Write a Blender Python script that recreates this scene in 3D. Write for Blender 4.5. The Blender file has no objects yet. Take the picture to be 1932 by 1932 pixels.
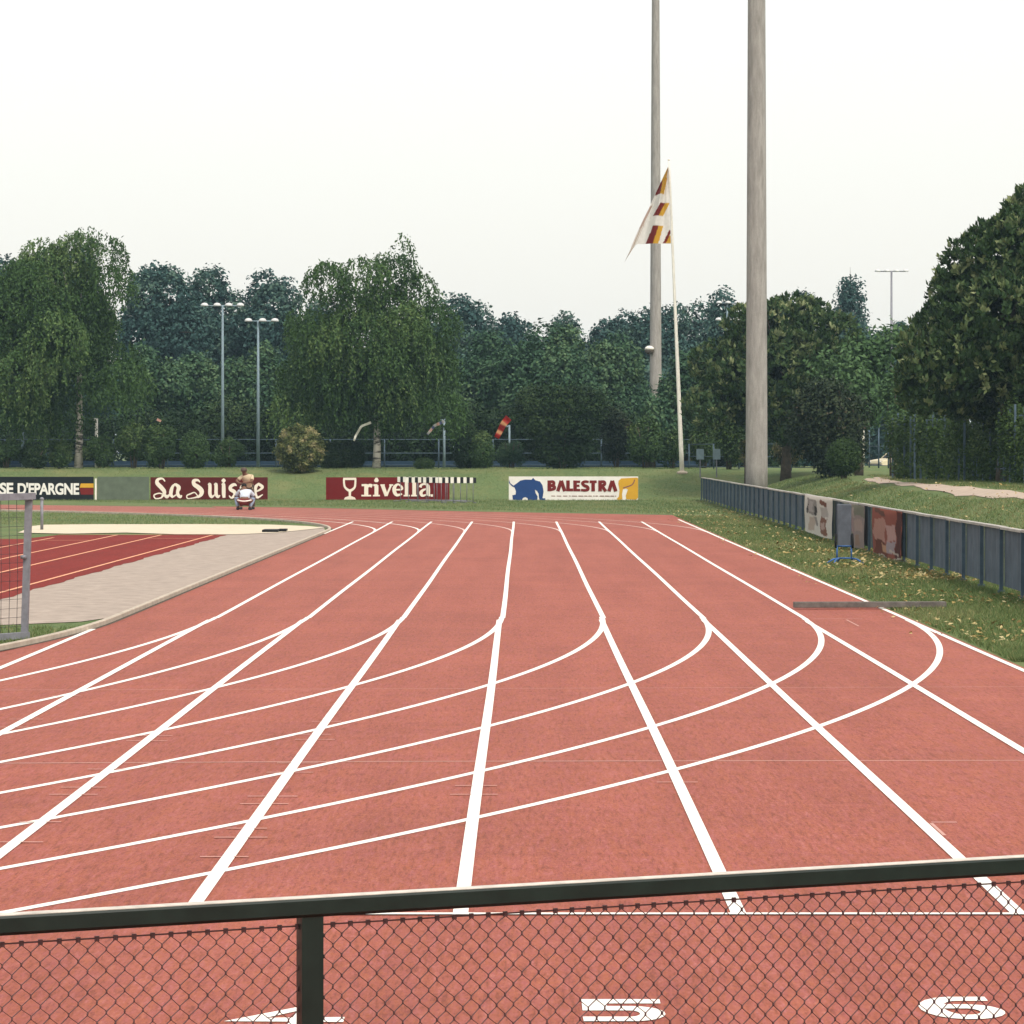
import bpy, bmesh, math, random
import numpy as np
from mathutils import Vector, Matrix

random.seed(7)
R = math.radians
# ---------------------------------------------------------------- camera, sky, sun, exposure
scene = bpy.context.scene
col = scene.collection
FPX, HX, HY, CAMZ = 6000.0, 985.0, 851.0, 2.05     # photograph measured on a 1932 px grid
cam_d = bpy.data.cameras.new("camera"); cam = bpy.data.objects.new("camera", cam_d); col.objects.link(cam)
cam.location = (0, 0, CAMZ); cam.rotation_euler = (R(90), 0, 0)
cam_d.sensor_width = 36; cam_d.sensor_fit = 'HORIZONTAL'; cam_d.lens = 36 * FPX / 1932.0
cam_d.shift_x = -(HX - 966) / 1932.0; cam_d.shift_y = -(966 - HY) / 1932.0
cam_d.clip_start = 0.1; cam_d.clip_end = 6000
scene.camera = cam

SUN_EL, SUN_AZ = 52.0, 150.0          # azimuth measured clockwise from +Y: behind the camera, to its right
world = bpy.data.worlds.new("World"); scene.world = world; world.use_nodes = True
wn = world.node_tree; wn.nodes.clear()
sky = wn.nodes.new('ShaderNodeTexSky'); sky.sky_type = 'NISHITA'; sky.sun_disc = False
sky.sun_elevation = R(SUN_EL); sky.sun_rotation = R(SUN_AZ); sky.dust_density = 6.0; sky.air_density = 1.0
bg1 = wn.nodes.new('ShaderNodeBackground'); bg1.inputs['Strength'].default_value = 0.05
wn.links.new(sky.outputs[0], bg1.inputs['Color'])
bg2 = wn.nodes.new('ShaderNodeBackground'); bg2.inputs['Color'].default_value = (1.0, 0.972, 0.895, 1)   # even cloud layer
bg2.inputs['Strength'].default_value = 0.595
addw = wn.nodes.new('ShaderNodeAddShader'); outw = wn.nodes.new('ShaderNodeOutputWorld')
wn.links.new(bg1.outputs[0], addw.inputs[0]); wn.links.new(bg2.outputs[0], addw.inputs[1]); wn.links.new(addw.outputs[0], outw.inputs['Surface'])

sun_d = bpy.data.lights.new("sun", 'SUN'); sun = bpy.data.objects.new("sun", sun_d); col.objects.link(sun)
sun_d.energy = 1.5; sun_d.angle = R(16); sun_d.color = (1.0, 0.95, 0.87)
sun_dir = Vector((math.sin(R(SUN_AZ)) * math.cos(R(SUN_EL)), math.cos(R(SUN_AZ)) * math.cos(R(SUN_EL)), math.sin(R(SUN_EL))))
sun.rotation_euler = sun_dir.to_track_quat('Z', 'Y').to_euler(); sun.location = (40, -40, 60)
scene.view_settings.view_transform = 'Standard'; scene.view_settings.look = 'None'
scene.view_settings.exposure = 0.62; scene.view_settings.gamma = 1.0; scene.view_settings.use_curve_mapping = False

# ---------------------------------------------------------------- helpers
def P(x, y, Y):
    return Vector(((x - HX) / FPX * Y, Y, CAMZ - (y - HY) / FPX * Y))
def PX(x, Y): return (x - HX) / FPX * Y
def PZ(y, Y): return CAMZ - (y - HY) / FPX * Y

def tag(o, label=None, cat=None, group=None, kind=None):
    if label: o['label'] = label
    if cat: o['category'] = cat
    if group: o['group'] = group
    if kind: o['kind'] = kind
    return o

def empty(name, loc, label, cat, group=None, rz=0.0):
    o = bpy.data.objects.new(name, None); col.objects.link(o)
    o.location = loc; o.rotation_euler = (0, 0, rz); o.empty_display_size = 0.2
    return tag(o, label, cat, group)

def link(name, me, mat=None, parent=None, loc=None, keep=False):
    o = bpy.data.objects.new(name, me); col.objects.link(o)
    if mat is not None and len(me.materials) == 0: me.materials.append(mat)
    if parent is not None: o.parent = parent
    if loc is not None: o.location = loc
    return o

def fast_mesh(name, V, F, tint=None, smooth=False):
    V = np.asarray(V, dtype=np.float32); F = np.asarray(F, dtype=np.int32)
    me = bpy.data.meshes.new(name)
    me.vertices.add(len(V)); me.vertices.foreach_set('co', V.ravel())
    k = F.shape[1]
    me.loops.add(F.size); me.loops.foreach_set('vertex_index', F.ravel())
    me.polygons.add(len(F)); me.polygons.foreach_set('loop_start', np.arange(0, F.size, k, dtype=np.int32))
    me.polygons.foreach_set('loop_total', np.full(len(F), k, dtype=np.int32))
    if smooth: me.polygons.foreach_set('use_smooth', np.ones(len(F), dtype=bool))
    me.update(calc_edges=True)
    if tint is not None:
        a = me.attributes.new('tint', 'FLOAT', 'POINT'); a.data.foreach_set('value', np.asarray(tint, dtype=np.float32))
    me.validate()
    return me

class MB:
    """collects simple solids into one mesh"""
    def __init__(s): s.v = []; s.f = []; s.m = []; s.smooth = []
    def add(s, V, F, mi=0, sm=False):
        b = len(s.v); s.v += [tuple(p) for p in V]
        for f in F: s.f.append([i + b for i in f]); s.m.append(mi); s.smooth.append(sm)
        return s
    def box(s, c, d, rz=0.0, mi=0, M=None):
        x, y, z = d[0] / 2, d[1] / 2, d[2] / 2
        V = [Vector((a * x, b * y, e * z)) for e in (-1, 1) for b in (-1, 1) for a in (-1, 1)]
        if M is not None: V = [M @ v for v in V]
        if rz: V = [Matrix.Rotation(rz, 3, 'Z') @ v for v in V]
        V = [v + Vector(c) for v in V]
        return s.add(V, [(0, 2, 3, 1), (4, 5, 7, 6), (0, 1, 5, 4), (2, 6, 7, 3), (0, 4, 6, 2), (1, 3, 7, 5)], mi)
    def tube(s, pts, rad, n=8, mi=0, cap=True, sm=True):
        pts = [Vector(p) for p in pts]
        if not hasattr(rad, '__len__'): rad = [rad] * len(pts)
        V = []; F = []
        up = None
        for i, p in enumerate(pts):
            t = (pts[min(i + 1, len(pts) - 1)] - pts[max(i - 1, 0)]).normalized()
            if up is None: up = Vector((0, 0, 1)) if abs(t.z) < .9 else Vector((1, 0, 0))
            a = t.cross(up).normalized(); b = a.cross(t).normalized(); up = b
            for k in range(n):
                an = 2 * math.pi * (k + .5) / n
                V.append(p + (a * math.cos(an) + b * math.sin(an)) * rad[i])
        for i in range(len(pts) - 1):
            for k in range(n):
                F.append((i * n + k, i * n + (k + 1) % n, (i + 1) * n + (k + 1) % n, (i + 1) * n + k))
        s.add(V, F, mi, sm)
        if cap:
            b = len(s.v) - len(V)
            s.f.append([b + k for k in range(n)][::-1]); s.m.append(mi); s.smooth.append(False)
            s.f.append([b + (len(pts) - 1) * n + k for k in range(n)]); s.m.append(mi); s.smooth.append(False)
        return s
    def lathe(s, prof, c, n=16, mi=0):
        V = []; F = []
        for r, z in prof:
            for k in range(n):
                a = 2 * math.pi * k / n; V.append((c[0] + r * math.cos(a), c[1] + r * math.sin(a), c[2] + z))
        for i in range(len(prof) - 1):
            for k in range(n): F.append((i * n + k, i * n + (k + 1) % n, (i + 1) * n + (k + 1) % n, (i + 1) * n + k))
        F.append(list(range(n))[::-1]); F.append([(len(prof) - 1) * n + k for k in range(n)])
        return s.add(V, F, mi, True)
    def mesh(s, name, mats=None):
        me = bpy.data.meshes.new(name); me.from_pydata(s.v, [], s.f)
        me.polygons.foreach_set('material_index', s.m); me.polygons.foreach_set('use_smooth', s.smooth)
        for m in (mats or []): me.materials.append(m)
        me.update(); return me
    def build(s, name, mat, parent=None, loc=None):
        return link(name, s.mesh(name, mat if isinstance(mat, (list, tuple)) else [mat]), None, parent, loc)

# ---------------------------------------------------------------- materials
def new_mat(name):
    m = bpy.data.materials.new(name); m.use_nodes = True; nt = m.node_tree; nt.nodes.clear()
    out = nt.nodes.new('ShaderNodeOutputMaterial'); b = nt.nodes.new('ShaderNodeBsdfPrincipled')
    nt.links.new(b.outputs[0], out.inputs[0]); return m, nt, b, out
def ramp(nt, stops):
    r = nt.nodes.new('ShaderNodeValToRGB'); e = r.color_ramp.elements
    while len(e) < len(stops): e.new(0.5)
    for k, (p, c) in enumerate(stops): e[k].position = p; e[k].color = (*c, 1)
    return r
def noise(nt, scale, detail=4, rough=.6, vec=None):
    n = nt.nodes.new('ShaderNodeTexNoise'); n.inputs['Scale'].default_value = scale
    n.inputs['Detail'].default_value = detail; n.inputs['Roughness'].default_value = rough
    if vec: nt.links.new(vec, n.inputs['Vector'])
    return n
def geo_pos(nt): return nt.nodes.new('ShaderNodeNewGeometry').outputs['Position']
def mixc(nt, fac, a, b, mode='MIX'):
    m = nt.nodes.new('ShaderNodeMix'); m.data_type = 'RGBA'; m.blend_type = mode
    for s, v in ((m.inputs[0], fac), (m.inputs[6], a), (m.inputs[7], b)):
        if hasattr(v, 'links'): nt.links.new(v, s)
        elif isinstance(v, tuple): s.default_value = (*v, 1)
        else: s.default_value = v
    return m.outputs[2]
def bump(nt, b, h, strength, dist=.01):
    n = nt.nodes.new('ShaderNodeBump'); n.inputs['Strength'].default_value = strength; n.inputs['Distance'].default_value = dist
    nt.links.new(h, n.inputs['Height']); nt.links.new(n.outputs[0], b.inputs['Normal'])

def paint(name, c, rough=.55, var=.12, scale=6.0, metal=0.0, bumpy=0.0, spec=.15):
    """plain painted / weathered surface with uneven tone"""
    m, nt, b, o = new_mat(name); pos = geo_pos(nt)
    n = noise(nt, scale, 6, .65, pos)
    lo = tuple(x * (1 - var) for x in c); hi = tuple(min(1, x * (1 + var)) for x in c)
    r = ramp(nt, [(.3, lo), (.7, hi)]); nt.links.new(n.outputs['Fac'], r.inputs[0]); nt.links.new(r.outputs[0], b.inputs['Base Color'])
    b.inputs['Roughness'].default_value = rough; b.inputs['Metallic'].default_value = metal; b.inputs['Specular IOR Level'].default_value = spec
    if bumpy: bump(nt, b, n.outputs['Fac'], bumpy)
    return m

def track_mat(name, dark, c_orange, c_pink, light, big, sheen):
    """granulated rubber: orange and pink crumbs at two sizes over slow mottling and a dusty sheen"""
    m, nt, b, o = new_mat(name); pos = geo_pos(nt)
    def mapped(sx, sy):
        mp = nt.nodes.new('ShaderNodeMapping'); mp.inputs['Scale'].default_value = (sx, sy, 1); nt.links.new(pos, mp.inputs[0]); return mp.outputs[0]
    v1, v2 = mapped(1, .28), mapped(1, .10)
    hue = noise(nt, 60, 3, .7, v1); hr = ramp(nt, [(.40, c_orange), (.60, c_pink)]); nt.links.new(hue.outputs['Fac'], hr.inputs[0])
    hue2 = noise(nt, 20, 3, .7, v2); hr2 = ramp(nt, [(.38, c_orange), (.62, c_pink)]); nt.links.new(hue2.outputs['Fac'], hr2.inputs[0])
    c = mixc(nt, .5, hr.outputs[0], hr2.outputs[0])
    for vec, sc, lo, hi in ((v1, 75, .36, .64), (v2, 40, .36, .66)):
        n = noise(nt, sc, 3, .75, vec); n.inputs['Distortion'].default_value = .4
        r = ramp(nt, [(lo, dark), (.46, (1, 1, 1)), (.54, (1, 1, 1)), (hi, light)]); nt.links.new(n.outputs['Fac'], r.inputs[0]); c = mixc(nt, 1.0, c, r.outputs[0], 'MULTIPLY')
    n2 = noise(nt, .5, 5, .6, pos); r2 = ramp(nt, [(.3, (big,) * 3), (.7, (1, 1, 1))]); nt.links.new(n2.outputs['Fac'], r2.inputs[0]); c = mixc(nt, 1.0, c, r2.outputs[0], 'MULTIPLY')
    n3 = noise(nt, 1.6, 4, .6, mapped(.35, 3.0)); r3 = ramp(nt, [(.35, (.93, .91, .92)), (.6, (1, 1, 1))]); nt.links.new(n3.outputs['Fac'], r3.inputs[0]); c = mixc(nt, 1.0, c, r3.outputs[0], 'MULTIPLY')
    n5 = noise(nt, 1.0, 5, .65, mapped(2.2, .12)); r5 = ramp(nt, [(.36, (.90, .87, .87)), (.55, (1, 1, 1)), (.72, (1.05, 1.08, 1.1))]); nt.links.new(n5.outputs['Fac'], r5.inputs[0]); c = mixc(nt, 1.0, c, r5.outputs[0], 'MULTIPLY')
    nt.links.new(c, b.inputs['Base Color']); b.inputs['Roughness'].default_value = .85; b.inputs['Specular IOR Level'].default_value = .15
    b.inputs['Sheen Weight'].default_value = sheen; b.inputs['Sheen Roughness'].default_value = .4; b.inputs['Sheen Tint'].default_value = (1, .86, .78, 1)
    n4 = noise(nt, 160, 2, .6, pos); bump(nt, b, n4.outputs['Fac'], .5, .004)
    return m
M = {}
M['track'] = track_mat('red_running_track', (.74, .70, .70), (.330, .089, .042), (.315, .082, .070), (1.14, 1.30, 1.38), .85, .07)
M['dark_red'] = track_mat('dark_red_runway', (.7, .7, .7), (.21, .020, .011), (.195, .017, .012), (1.2, 1.3, 1.3), .85, .0)
def line_mat(name, c, wear):
    m, nt, b, o = new_mat(name); pos = geo_pos(nt)
    n = noise(nt, 7, 7, .75, pos); r = ramp(nt, [(.32, tuple(x * wear for x in c)), (.5, c)])
    nt.links.new(n.outputs['Fac'], r.inputs[0]); nt.links.new(r.outputs[0], b.inputs['Base Color'])
    b.inputs['Roughness'].default_value = .7; return m
M['line'] = line_mat('white_line_paint', (.80, .765, .70), .72)
M['soft'] = line_mat('dusty_line_paint', (.62, .45, .40), .8)
M['faint'] = line_mat('worn_line_paint', (.50, .27, .22), .75)
M['orange_line'] = line_mat('runway_line_paint', (.66, .29, .15), .8)

def grass_mat(name, c1, c2, c3, dry, s=1.0):
    m, nt, b, o = new_mat(name); pos = geo_pos(nt)
    n1 = noise(nt, 9 * s, 6, .75, pos); r1 = ramp(nt, [(.3, c1), (.52, c2), (.72, c3)]); nt.links.new(n1.outputs['Fac'], r1.inputs[0])
    n2 = noise(nt, .5 * s, 5, .65, pos); r2 = ramp(nt, [(.45, (0, 0, 0)), (.7, (1, 1, 1))]); nt.links.new(n2.outputs['Fac'], r2.inputs[0])
    c = mixc(nt, r2.outputs[0], r1.outputs[0], dry)
    c = mixc(nt, .55, r1.outputs[0], c)
    nt.links.new(c, b.inputs['Base Color']); b.inputs['Roughness'].default_value = .9; b.inputs['Specular IOR Level'].default_value = .08
    n3 = noise(nt, 40 * s, 3, .7, pos); bump(nt, b, n3.outputs['Fac'], .8, .03)
    return m
M['grass'] = grass_mat('lawn', (.064, .098, .038), (.116, .162, .064), (.162, .20, .086), (.22, .205, .09))

def leaf_mat(name, stops, trans=.16, rough=.6):
    m, nt, b, o = new_mat(name)
    a = nt.nodes.new('ShaderNodeAttribute'); a.attribute_name = 'tint'
    r = ramp(nt, stops); nt.links.new(a.outputs['Fac'], r.inputs[0])
    nt.links.new(r.outputs[0], b.inputs['Base Color']); b.inputs['Roughness'].default_value = rough; b.inputs['Specular IOR Level'].default_value = .10
    t = nt.nodes.new('ShaderNodeBsdfTranslucent'); nt.links.new(r.outputs[0], t.inputs[0])
    mx = nt.nodes.new('ShaderNodeMixShader'); mx.inputs[0].default_value = trans
    nt.links.new(b.outputs[0], mx.inputs[1]); nt.links.new(t.outputs[0], mx.inputs[2]); nt.links.new(mx.outputs[0], o.inputs[0])
    return m
L = {}
L['birch'] = leaf_mat('birch_leaf', [(0, (.026, .058, .019)), (.6, (.058, .112, .034)), (1, (.150, .215, .075))])
L['far'] = leaf_mat('hazed_far_leaf', [(0, (.024, .060, .060)), (.6, (.042, .092, .080)), (1, (.095, .155, .110))])  # blue of the distant haze mixed into the leaf colour
L['mid'] = leaf_mat('mid_tree_leaf', [(0, (.026, .062, .038)), (.6, (.050, .106, .052)), (1, (.118, .185, .085))])
L['chestnut'] = leaf_mat('chestnut_leaf', [(0, (.020, .044, .015)), (.55, (.048, .088, .032)), (.82, (.13, .17, .070)), (1, (.30, .33, .17))], .2)
L['yew'] = leaf_mat('yew_leaf', [(0, (.010, .024, .009)), (.7, (.020, .042, .014)), (1, (.050, .080, .028))], .08)
L['shrub'] = leaf_mat('shrub_leaf', [(0, (.028, .058, .021)), (.7, (.056, .104, .034)), (1, (.115, .165, .055))], .15)
L['golden'] = leaf_mat('variegated_leaf', [(0, (.05, .065, .022)), (.5, (.10, .12, .04)), (.7, (.22, .21, .09)), (1, (.40, .34, .19))], .15)
L['copper'] = leaf_mat('copper_leaf', [(0, (.012, .021, .012)), (.6, (.022, .036, .018)), (.93, (.046, .064, .03)), (1, (.085, .070, .045))], .08)
L['fresh'] = leaf_mat('fresh_leaf', [(0, (.040, .085, .032)), (.6, (.065, .125, .048)), (1, (.10, .17, .07))])
L['ivy'] = leaf_mat('ivy_leaf', [(0, (.026, .052, .016)), (.7, (.055, .098, .028)), (1, (.12, .17, .055))], .15)
L['blade'] = leaf_mat('grass_blade', [(0, (.068, .11, .038)), (.55, (.125, .178, .064)), (.85, (.185, .215, .088)), (1, (.28, .25, .12))], .3)
L['litter'] = leaf_mat('fallen_leaf', [(0, (.16, .10, .035)), (.5, (.34, .25, .09)), (1, (.52, .44, .24))], .1)
M['bark'] = paint('bark', (.085, .07, .055), .9, .35, 8, bumpy=.6)
def birch_bark():
    m, nt, b, o = new_mat('birch_bark'); pos = geo_pos(nt)
    mp = nt.nodes.new('ShaderNodeMapping'); mp.inputs['Scale'].default_value = (1.2, 1.2, 5); nt.links.new(pos, mp.inputs[0])
    n = noise(nt, 1.3, 4, .6, mp.outputs[0]); r = ramp(nt, [(.40, (.05, .045, .04)), (.5, (.46, .43, .38))])
    nt.links.new(n.outputs['Fac'], r.inputs[0]); nt.links.new(r.outputs[0], b.inputs['Base Color']); b.inputs['Roughness'].default_value = .8; return m
M['birch'] = birch_bark()
def concrete():
    m, nt, b, o = new_mat('mast_concrete'); pos = geo_pos(nt)
    mp = nt.nodes.new('ShaderNodeMapping'); mp.inputs['Scale'].default_value = (3, 3, .5); nt.links.new(pos, mp.inputs[0])
    n = noise(nt, 2.4, 6, .7, mp.outputs[0]); r = ramp(nt, [(.28, (.21, .195, .175)), (.5, (.30, .28, .26)), (.74, (.40, .38, .35))])
    n2 = noise(nt, 30, 4, .7, pos); r2 = ramp(nt, [(.3, (.82, .82, .82)), (.65, (1, 1, 1))]); nt.links.new(n2.outputs['Fac'], r2.inputs[0])
    nt.links.new(n.outputs['Fac'], r.inputs[0]); c = mixc(nt, 1.0, r.outputs[0], r2.outputs[0], 'MULTIPLY')
    nt.links.new(c, b.inputs['Base Color']); b.inputs['Roughness'].default_value = .9; bump(nt, b, n2.outputs['Fac'], .4, .01); return m
M['concrete'] = concrete()
M['gravel'] = paint('grey_asphalt_apron', (.33, .272, .228), .95, .22, 3.5, bumpy=.3)
M['sand'] = paint('pale_sand', (.55, .475, .36), 1.0, .10, 2.5, bumpy=.3)
M['path'] = paint('path_gravel', (.40, .32, .255), .95, .14, 2.0, bumpy=.2)
M['kerb'] = paint('kerb_concrete', (.42, .36, .29), .85, .2, 5, bumpy=.3)
M['rail'] = paint('dark_green_gloss_paint', (.009, .017, .014), .35, .3, 9, spec=.3)
M['rail_glint'] = paint('rail_sky_glint', (.52, .48, .42), .45, .25, 20)  # pale tone painted in for sky reflected on the rail's top
M['wire'] = paint('plastic_coated_wire', (.100, .052, .052), .5, .2, 30)
M['fence_panel'] = paint('slate_fence_sheet', (.085, .108, .136), .75, .28, 2.6, bumpy=.2)
M['fence_post'] = paint('fence_post_steel', (.070, .105, .14), .6, .25, 5)
M['cap'] = paint('weathered_cap_rail', (.36, .34, .31), .7, .25, 4)
M['galv'] = paint('galvanised_tube', (.20, .20, .225), .5, .2, 12, metal=.2)
M['pole'] = paint('pale_blue_pole', (.20, .27, .31), .6, .15, 6)
M['white'] = paint('white_paint', (.74, .71, .64), .5, .1, 6)
M['lamp'] = paint('lamp_housing', (.55, .56, .56), .4, .1, 6)
M['blue_steel'] = paint('blue_enamel', (.045, .12, .30), .45, .2, 10)
M['grey_pad'] = paint('grey_vinyl', (.085, .095, .115), .6, .2, 6)
M['black'] = paint('black_rubber', (.012, .012, .013), .6, .2, 8)
M['wood'] = paint('weathered_plank', (.125, .11, .10), .9, .35, 10, bumpy=.4)
M['net'] = paint('net_cord', (.06, .055, .06), .8, .1, 10)
M['maroon'] = paint('maroon_board', (.085, .008, .007), .6, .1, 2)
M['crimson'] = paint('crimson_board', (.13, .006, .006), .6, .1, 2)
M['ink_black'] = paint('black_board', (.010, .013, .015), .55, .15, 2)
M['board_white'] = paint('white_board', (.72, .69, .65), .6, .08, 2)
M['board_blank'] = paint('grey_green_board', (.105, .13, .095), .8, .18, 3)
M['print_cream'] = paint('cream_print', (.76, .68, .58), .6, .06, 3)
M['print_white'] = paint('white_print', (.72, .70, .66), .6, .06, 3)
M['print_blue'] = paint('blue_print', (.016, .050, .17), .6, .1, 3)
M['print_yellow'] = paint('yellow_print', (.56, .31, .025), .6, .08, 3)
M['print_red'] = paint('dark_red_print', (.15, .012, .010), .6, .1, 3)
M['print_brown'] = paint('brown_print', (.22, .10, .075), .6, .1, 3)
M['skin'] = paint('skin', (.16, .085, .055), .6, .1, 10)
M['cream_cloth'] = paint('cream_cotton', (.52, .43, .29), .9, .1, 10)
M['brown_cloth'] = paint('brown_cotton', (.10, .075, .06), .9, .15, 10)
M['blue_cloth'] = paint('pale_blue_cotton', (.50, .55, .62), .9, .12, 8)
M['jeans'] = paint('faded_denim', (.22, .26, .34), .9, .15, 8)
M['red_cloth'] = paint('red_cotton', (.14, .022, .02), .9, .1, 10)
M['dark_cloth'] = paint('dark_cotton', (.03, .028, .03), .9, .1, 10)
M['hair'] = paint('dark_hair', (.015, .012, .010), .7, .1, 20)
M['car'] = paint('cream_car_paint', (.62, .55, .38), .3, .05, 3)
M['glass'] = paint('dark_glass', (.02, .025, .03), .1, .1, 3)
M['stone'] = paint('stone_pillar', (.26, .22, .14), .9, .25, 5, bumpy=.4)
def attr_mat(name, rough=.85):
    m, nt, b, o = new_mat(name); a = nt.nodes.new('ShaderNodeAttribute'); a.attribute_name = 'dye'
    n = noise(nt, 9, 5, .6, geo_pos(nt)); r = ramp(nt, [(.3, (.82,) * 3), (.65, (1, 1, 1))]); nt.links.new(n.outputs['Fac'], r.inputs[0])
    nt.links.new(mixc(nt, 1.0, a.outputs['Color'], r.outputs[0], 'MULTIPLY'), b.inputs['Base Color'])
    b.inputs['Roughness'].default_value = rough; b.inputs['Specular IOR Level'].default_value = .2
    t = nt.nodes.new('ShaderNodeBsdfTranslucent'); nt.links.new(a.outputs['Color'], t.inputs[0])
    mx = nt.nodes.new('ShaderNodeMixShader'); mx.inputs[0].default_value = .35
    nt.links.new(b.outputs[0], mx.inputs[1]); nt.links.new(t.outputs[0], mx.inputs[2]); nt.links.new(mx.outputs[0], o.inputs[0]); return m
M['dyed'] = attr_mat('printed_cloth')

# ---------------------------------------------------------------- ground
def sst(a, b, x):
    t = np.clip((x - a) / (b - a), 0, 1); return t * t * (3 - 2 * t)
def Hgt(X, Y):
    X = np.asarray(X, dtype=float); Y = np.asarray(Y, dtype=float)
    r = sst(7.9, 12.2, X + .25 * np.sin(Y * .21)) * .84
    b = sst(133.2, 142.5, Y + .5 * np.sin(X * .35))
    h = 1.25 * (1 - (1 - r) * (1 - b))
    h = h - .6 * sst(165, 215, Y)
    h = h + (.04 * np.sin(X * 1.1 + Y * .37) * np.sin(Y * .53)) * np.clip(h, 0, 1)
    return h - .006
def H(x, y): return float(Hgt(x, y))

xs = np.concatenate([np.linspace(-1500, -60, 12), np.linspace(-55, -6, 50), np.arange(-5.5, 30, .4), np.linspace(31, 70, 30), np.linspace(80, 1500, 12)])
ys = np.concatenate([np.linspace(-400, -10, 8), np.linspace(-5, 30, 15), np.arange(31, 160, .7), np.linspace(161, 240, 60), np.linspace(250, 2500, 16)])
gx, gy = np.meshgrid(xs, ys); gz = Hgt(gx, gy)
V = np.stack([gx, gy, gz], -1).reshape(-1, 3); nx = len(xs)
ii, jj = np.meshgrid(np.arange(nx - 1), np.arange(len(ys) - 1)); a = (jj * nx + ii).ravel()
ground = link('ground', fast_mesh('ground', V, np.stack([a, a + 1, a + nx + 1, a + nx], 1), smooth=True), M['grass']); tag(ground, kind='structure')

# ---------------------------------------------------------------- running track
LX = [-4.90, -3.76, -2.63, -1.46, -0.25, .98, 2.21, 3.44, 4.66]
CX, TN, TF, R0 = -41.4, 38.3, 80.5, 36.5
YEND, YSTART = 92.0, 14.03
TK = [38.3, 39.2, 39.2, 39.2, 39.2, 39.2, 39.1, 38.8, 38.5]        # where each bend line leaves its lane line
RK = [0, 67, 66, 58.3, 54.2, 51.7, 49.8, 48.0, 46.3]                  # and the radius it swings on

def sheet(name, pts, z, mat, parent=None):
    me = bpy.data.meshes.new(name); me.from_pydata([(p[0], p[1], z) for p in pts], [], [list(range(len(pts)))])
    me.update(); o = link(name, me, mat, parent)
    if parent is None: tag(o, kind='structure')
    return o
def annulus(name, cx, cy, r1, r2, a0, a1, n, z, mat, parent=None):
    an = np.linspace(a0, a1, n); V = []
    for t in an:
        V.append((cx + r1 * math.cos(t), cy + r1 * math.sin(t), z)); V.append((cx + r2 * math.cos(t), cy + r2 * math.sin(t), z))
    F = [(2 * i, 2 * i + 1, 2 * i + 3, 2 * i + 2) for i in range(n - 1)]
    if a1 < a0: F = [f[::-1] for f in F]
    me = bpy.data.meshes.new(name); me.from_pydata(V, [], F); me.update(); o = link(name, me, mat, parent)
    if parent is None: tag(o, kind='structure')
    return o
R8 = R0 + LX[8] - LX[0]
bend_n = annulus('running_track_near_bend', CX, TN, R0, R8 + .1, 0, -R(100), 90, .000, M['track'])
bend_f = annulus('running_track_far_bend', CX, TF, R0, R8 + .1, 0, R(100), 90, .000, M['track'])
track = sheet('running_track_straight', [(-9, -8), (4.74, -8), (4.74, 60), (4.80, 101.6), (-1.5, 107.2), (-7.4, 114.2), (-11.5, 117.6), (-9, 104), (-5.4, 88), (-4.9, 80), (-4.9, 38), (-5.3, 32.0), (-9, 14)], .004, M['track'])

def lane_ribbon(pts, w, z, mat, parent, name='lane_line'):
    V = []; n = len(pts)
    for i in range(n):
        p = Vector(pts[i]); t = (Vector(pts[min(i + 1, n - 1)]) - Vector(pts[max(i - 1, 0)])).normalized(); q = Vector((-t.y, t.x))
        V.append((*(p + q * w / 2), z)); V.append((*(p - q * w / 2), z))
    F = [(2 * i, 2 * i + 1, 2 * i + 3, 2 * i + 2) for i in range(n - 1)]
    me = bpy.data.meshes.new(name); me.from_pydata(V, [], F); me.update()
    return link(name, me, mat, parent)
def wob(i, y): return .004 * math.sin(y * .31 + i * 1.7)
LW = .064
for k, x in enumerate(LX):
    far0 = TK[k] - .3 if k else 78.5
    y1 = YEND + (0 if k < 8 else 3)
    lane_ribbon([(x + .012 + wob(k, y), y) for y in np.linspace(far0 if k < 8 else -5, y1, 30)], LW, .0085, M['line'], track)
    if k < 8:
        n0 = YSTART if k else 5
        lane_ribbon([(x - .02 + wob(k + 3, y), y) for y in np.linspace(n0, TK[k] - .7 if k else TN - 1.8, 24)], LW + .004, .0085, M['line'], track)
for k in range(1, 9):
    r = R0 + LX[k] - LX[0]
    lane_ribbon([(LX[k] - RK[k] * (1 - math.cos(t)), TK[k] - RK[k] * math.sin(t)) for t in np.linspace(0, math.asin(36.0 / RK[k]), 110)], LW + .002, .0065, M['line'], bend_n)
    lane_ribbon([(CX + r * math.cos(t), TF + r * math.sin(t)) for t in np.linspace(0, R(95), 120)], LW, .0065, M['soft'] if k > 2 else M['line'], bend_f)
# cross lines
lane_ribbon([(-9, YSTART), (6, YSTART)], .05, .0108, M['line'], track, 'start_line')
lane_ribbon([(-9, 20.55), (-1.0, 20.95), (4.7, 21.05)], .030, .0060, M['faint'], track, 'faint_cross_line')
lane_ribbon([(-4.9, 92.0), (4.66, 92.0)], .06, .0108, M['faint'], track, 'finish_line')
lane_ribbon([(-4.5, 27.2), (4.6, 27.6)], .016, .0060, M['faint'], track, 'faint_cross_line')
rr = random.Random(3)
for k, ylist in ((1, (23.5, 24.2, 26.5)), (2, (16.6, 17.5, 18.9, 19.3, 20.4, 22.4, 22.8)), (3, (16.0, 16.8, 17.2, 18.4, 18.8, 20.2, 20.8, 22.5, 22.9, 24.0)), (4, (18.9, 19.4)), (5, (19.6,))):
    for yy in ylist:
        for s in (-1, 1):
            w = rr.uniform(.07, .13); lane_ribbon([(LX[k] - .02 + s * .03, yy), (LX[k] - .02 + s * (.03 + w), yy)], .022, .0108, M['faint'], track, 'tick_mark')
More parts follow.
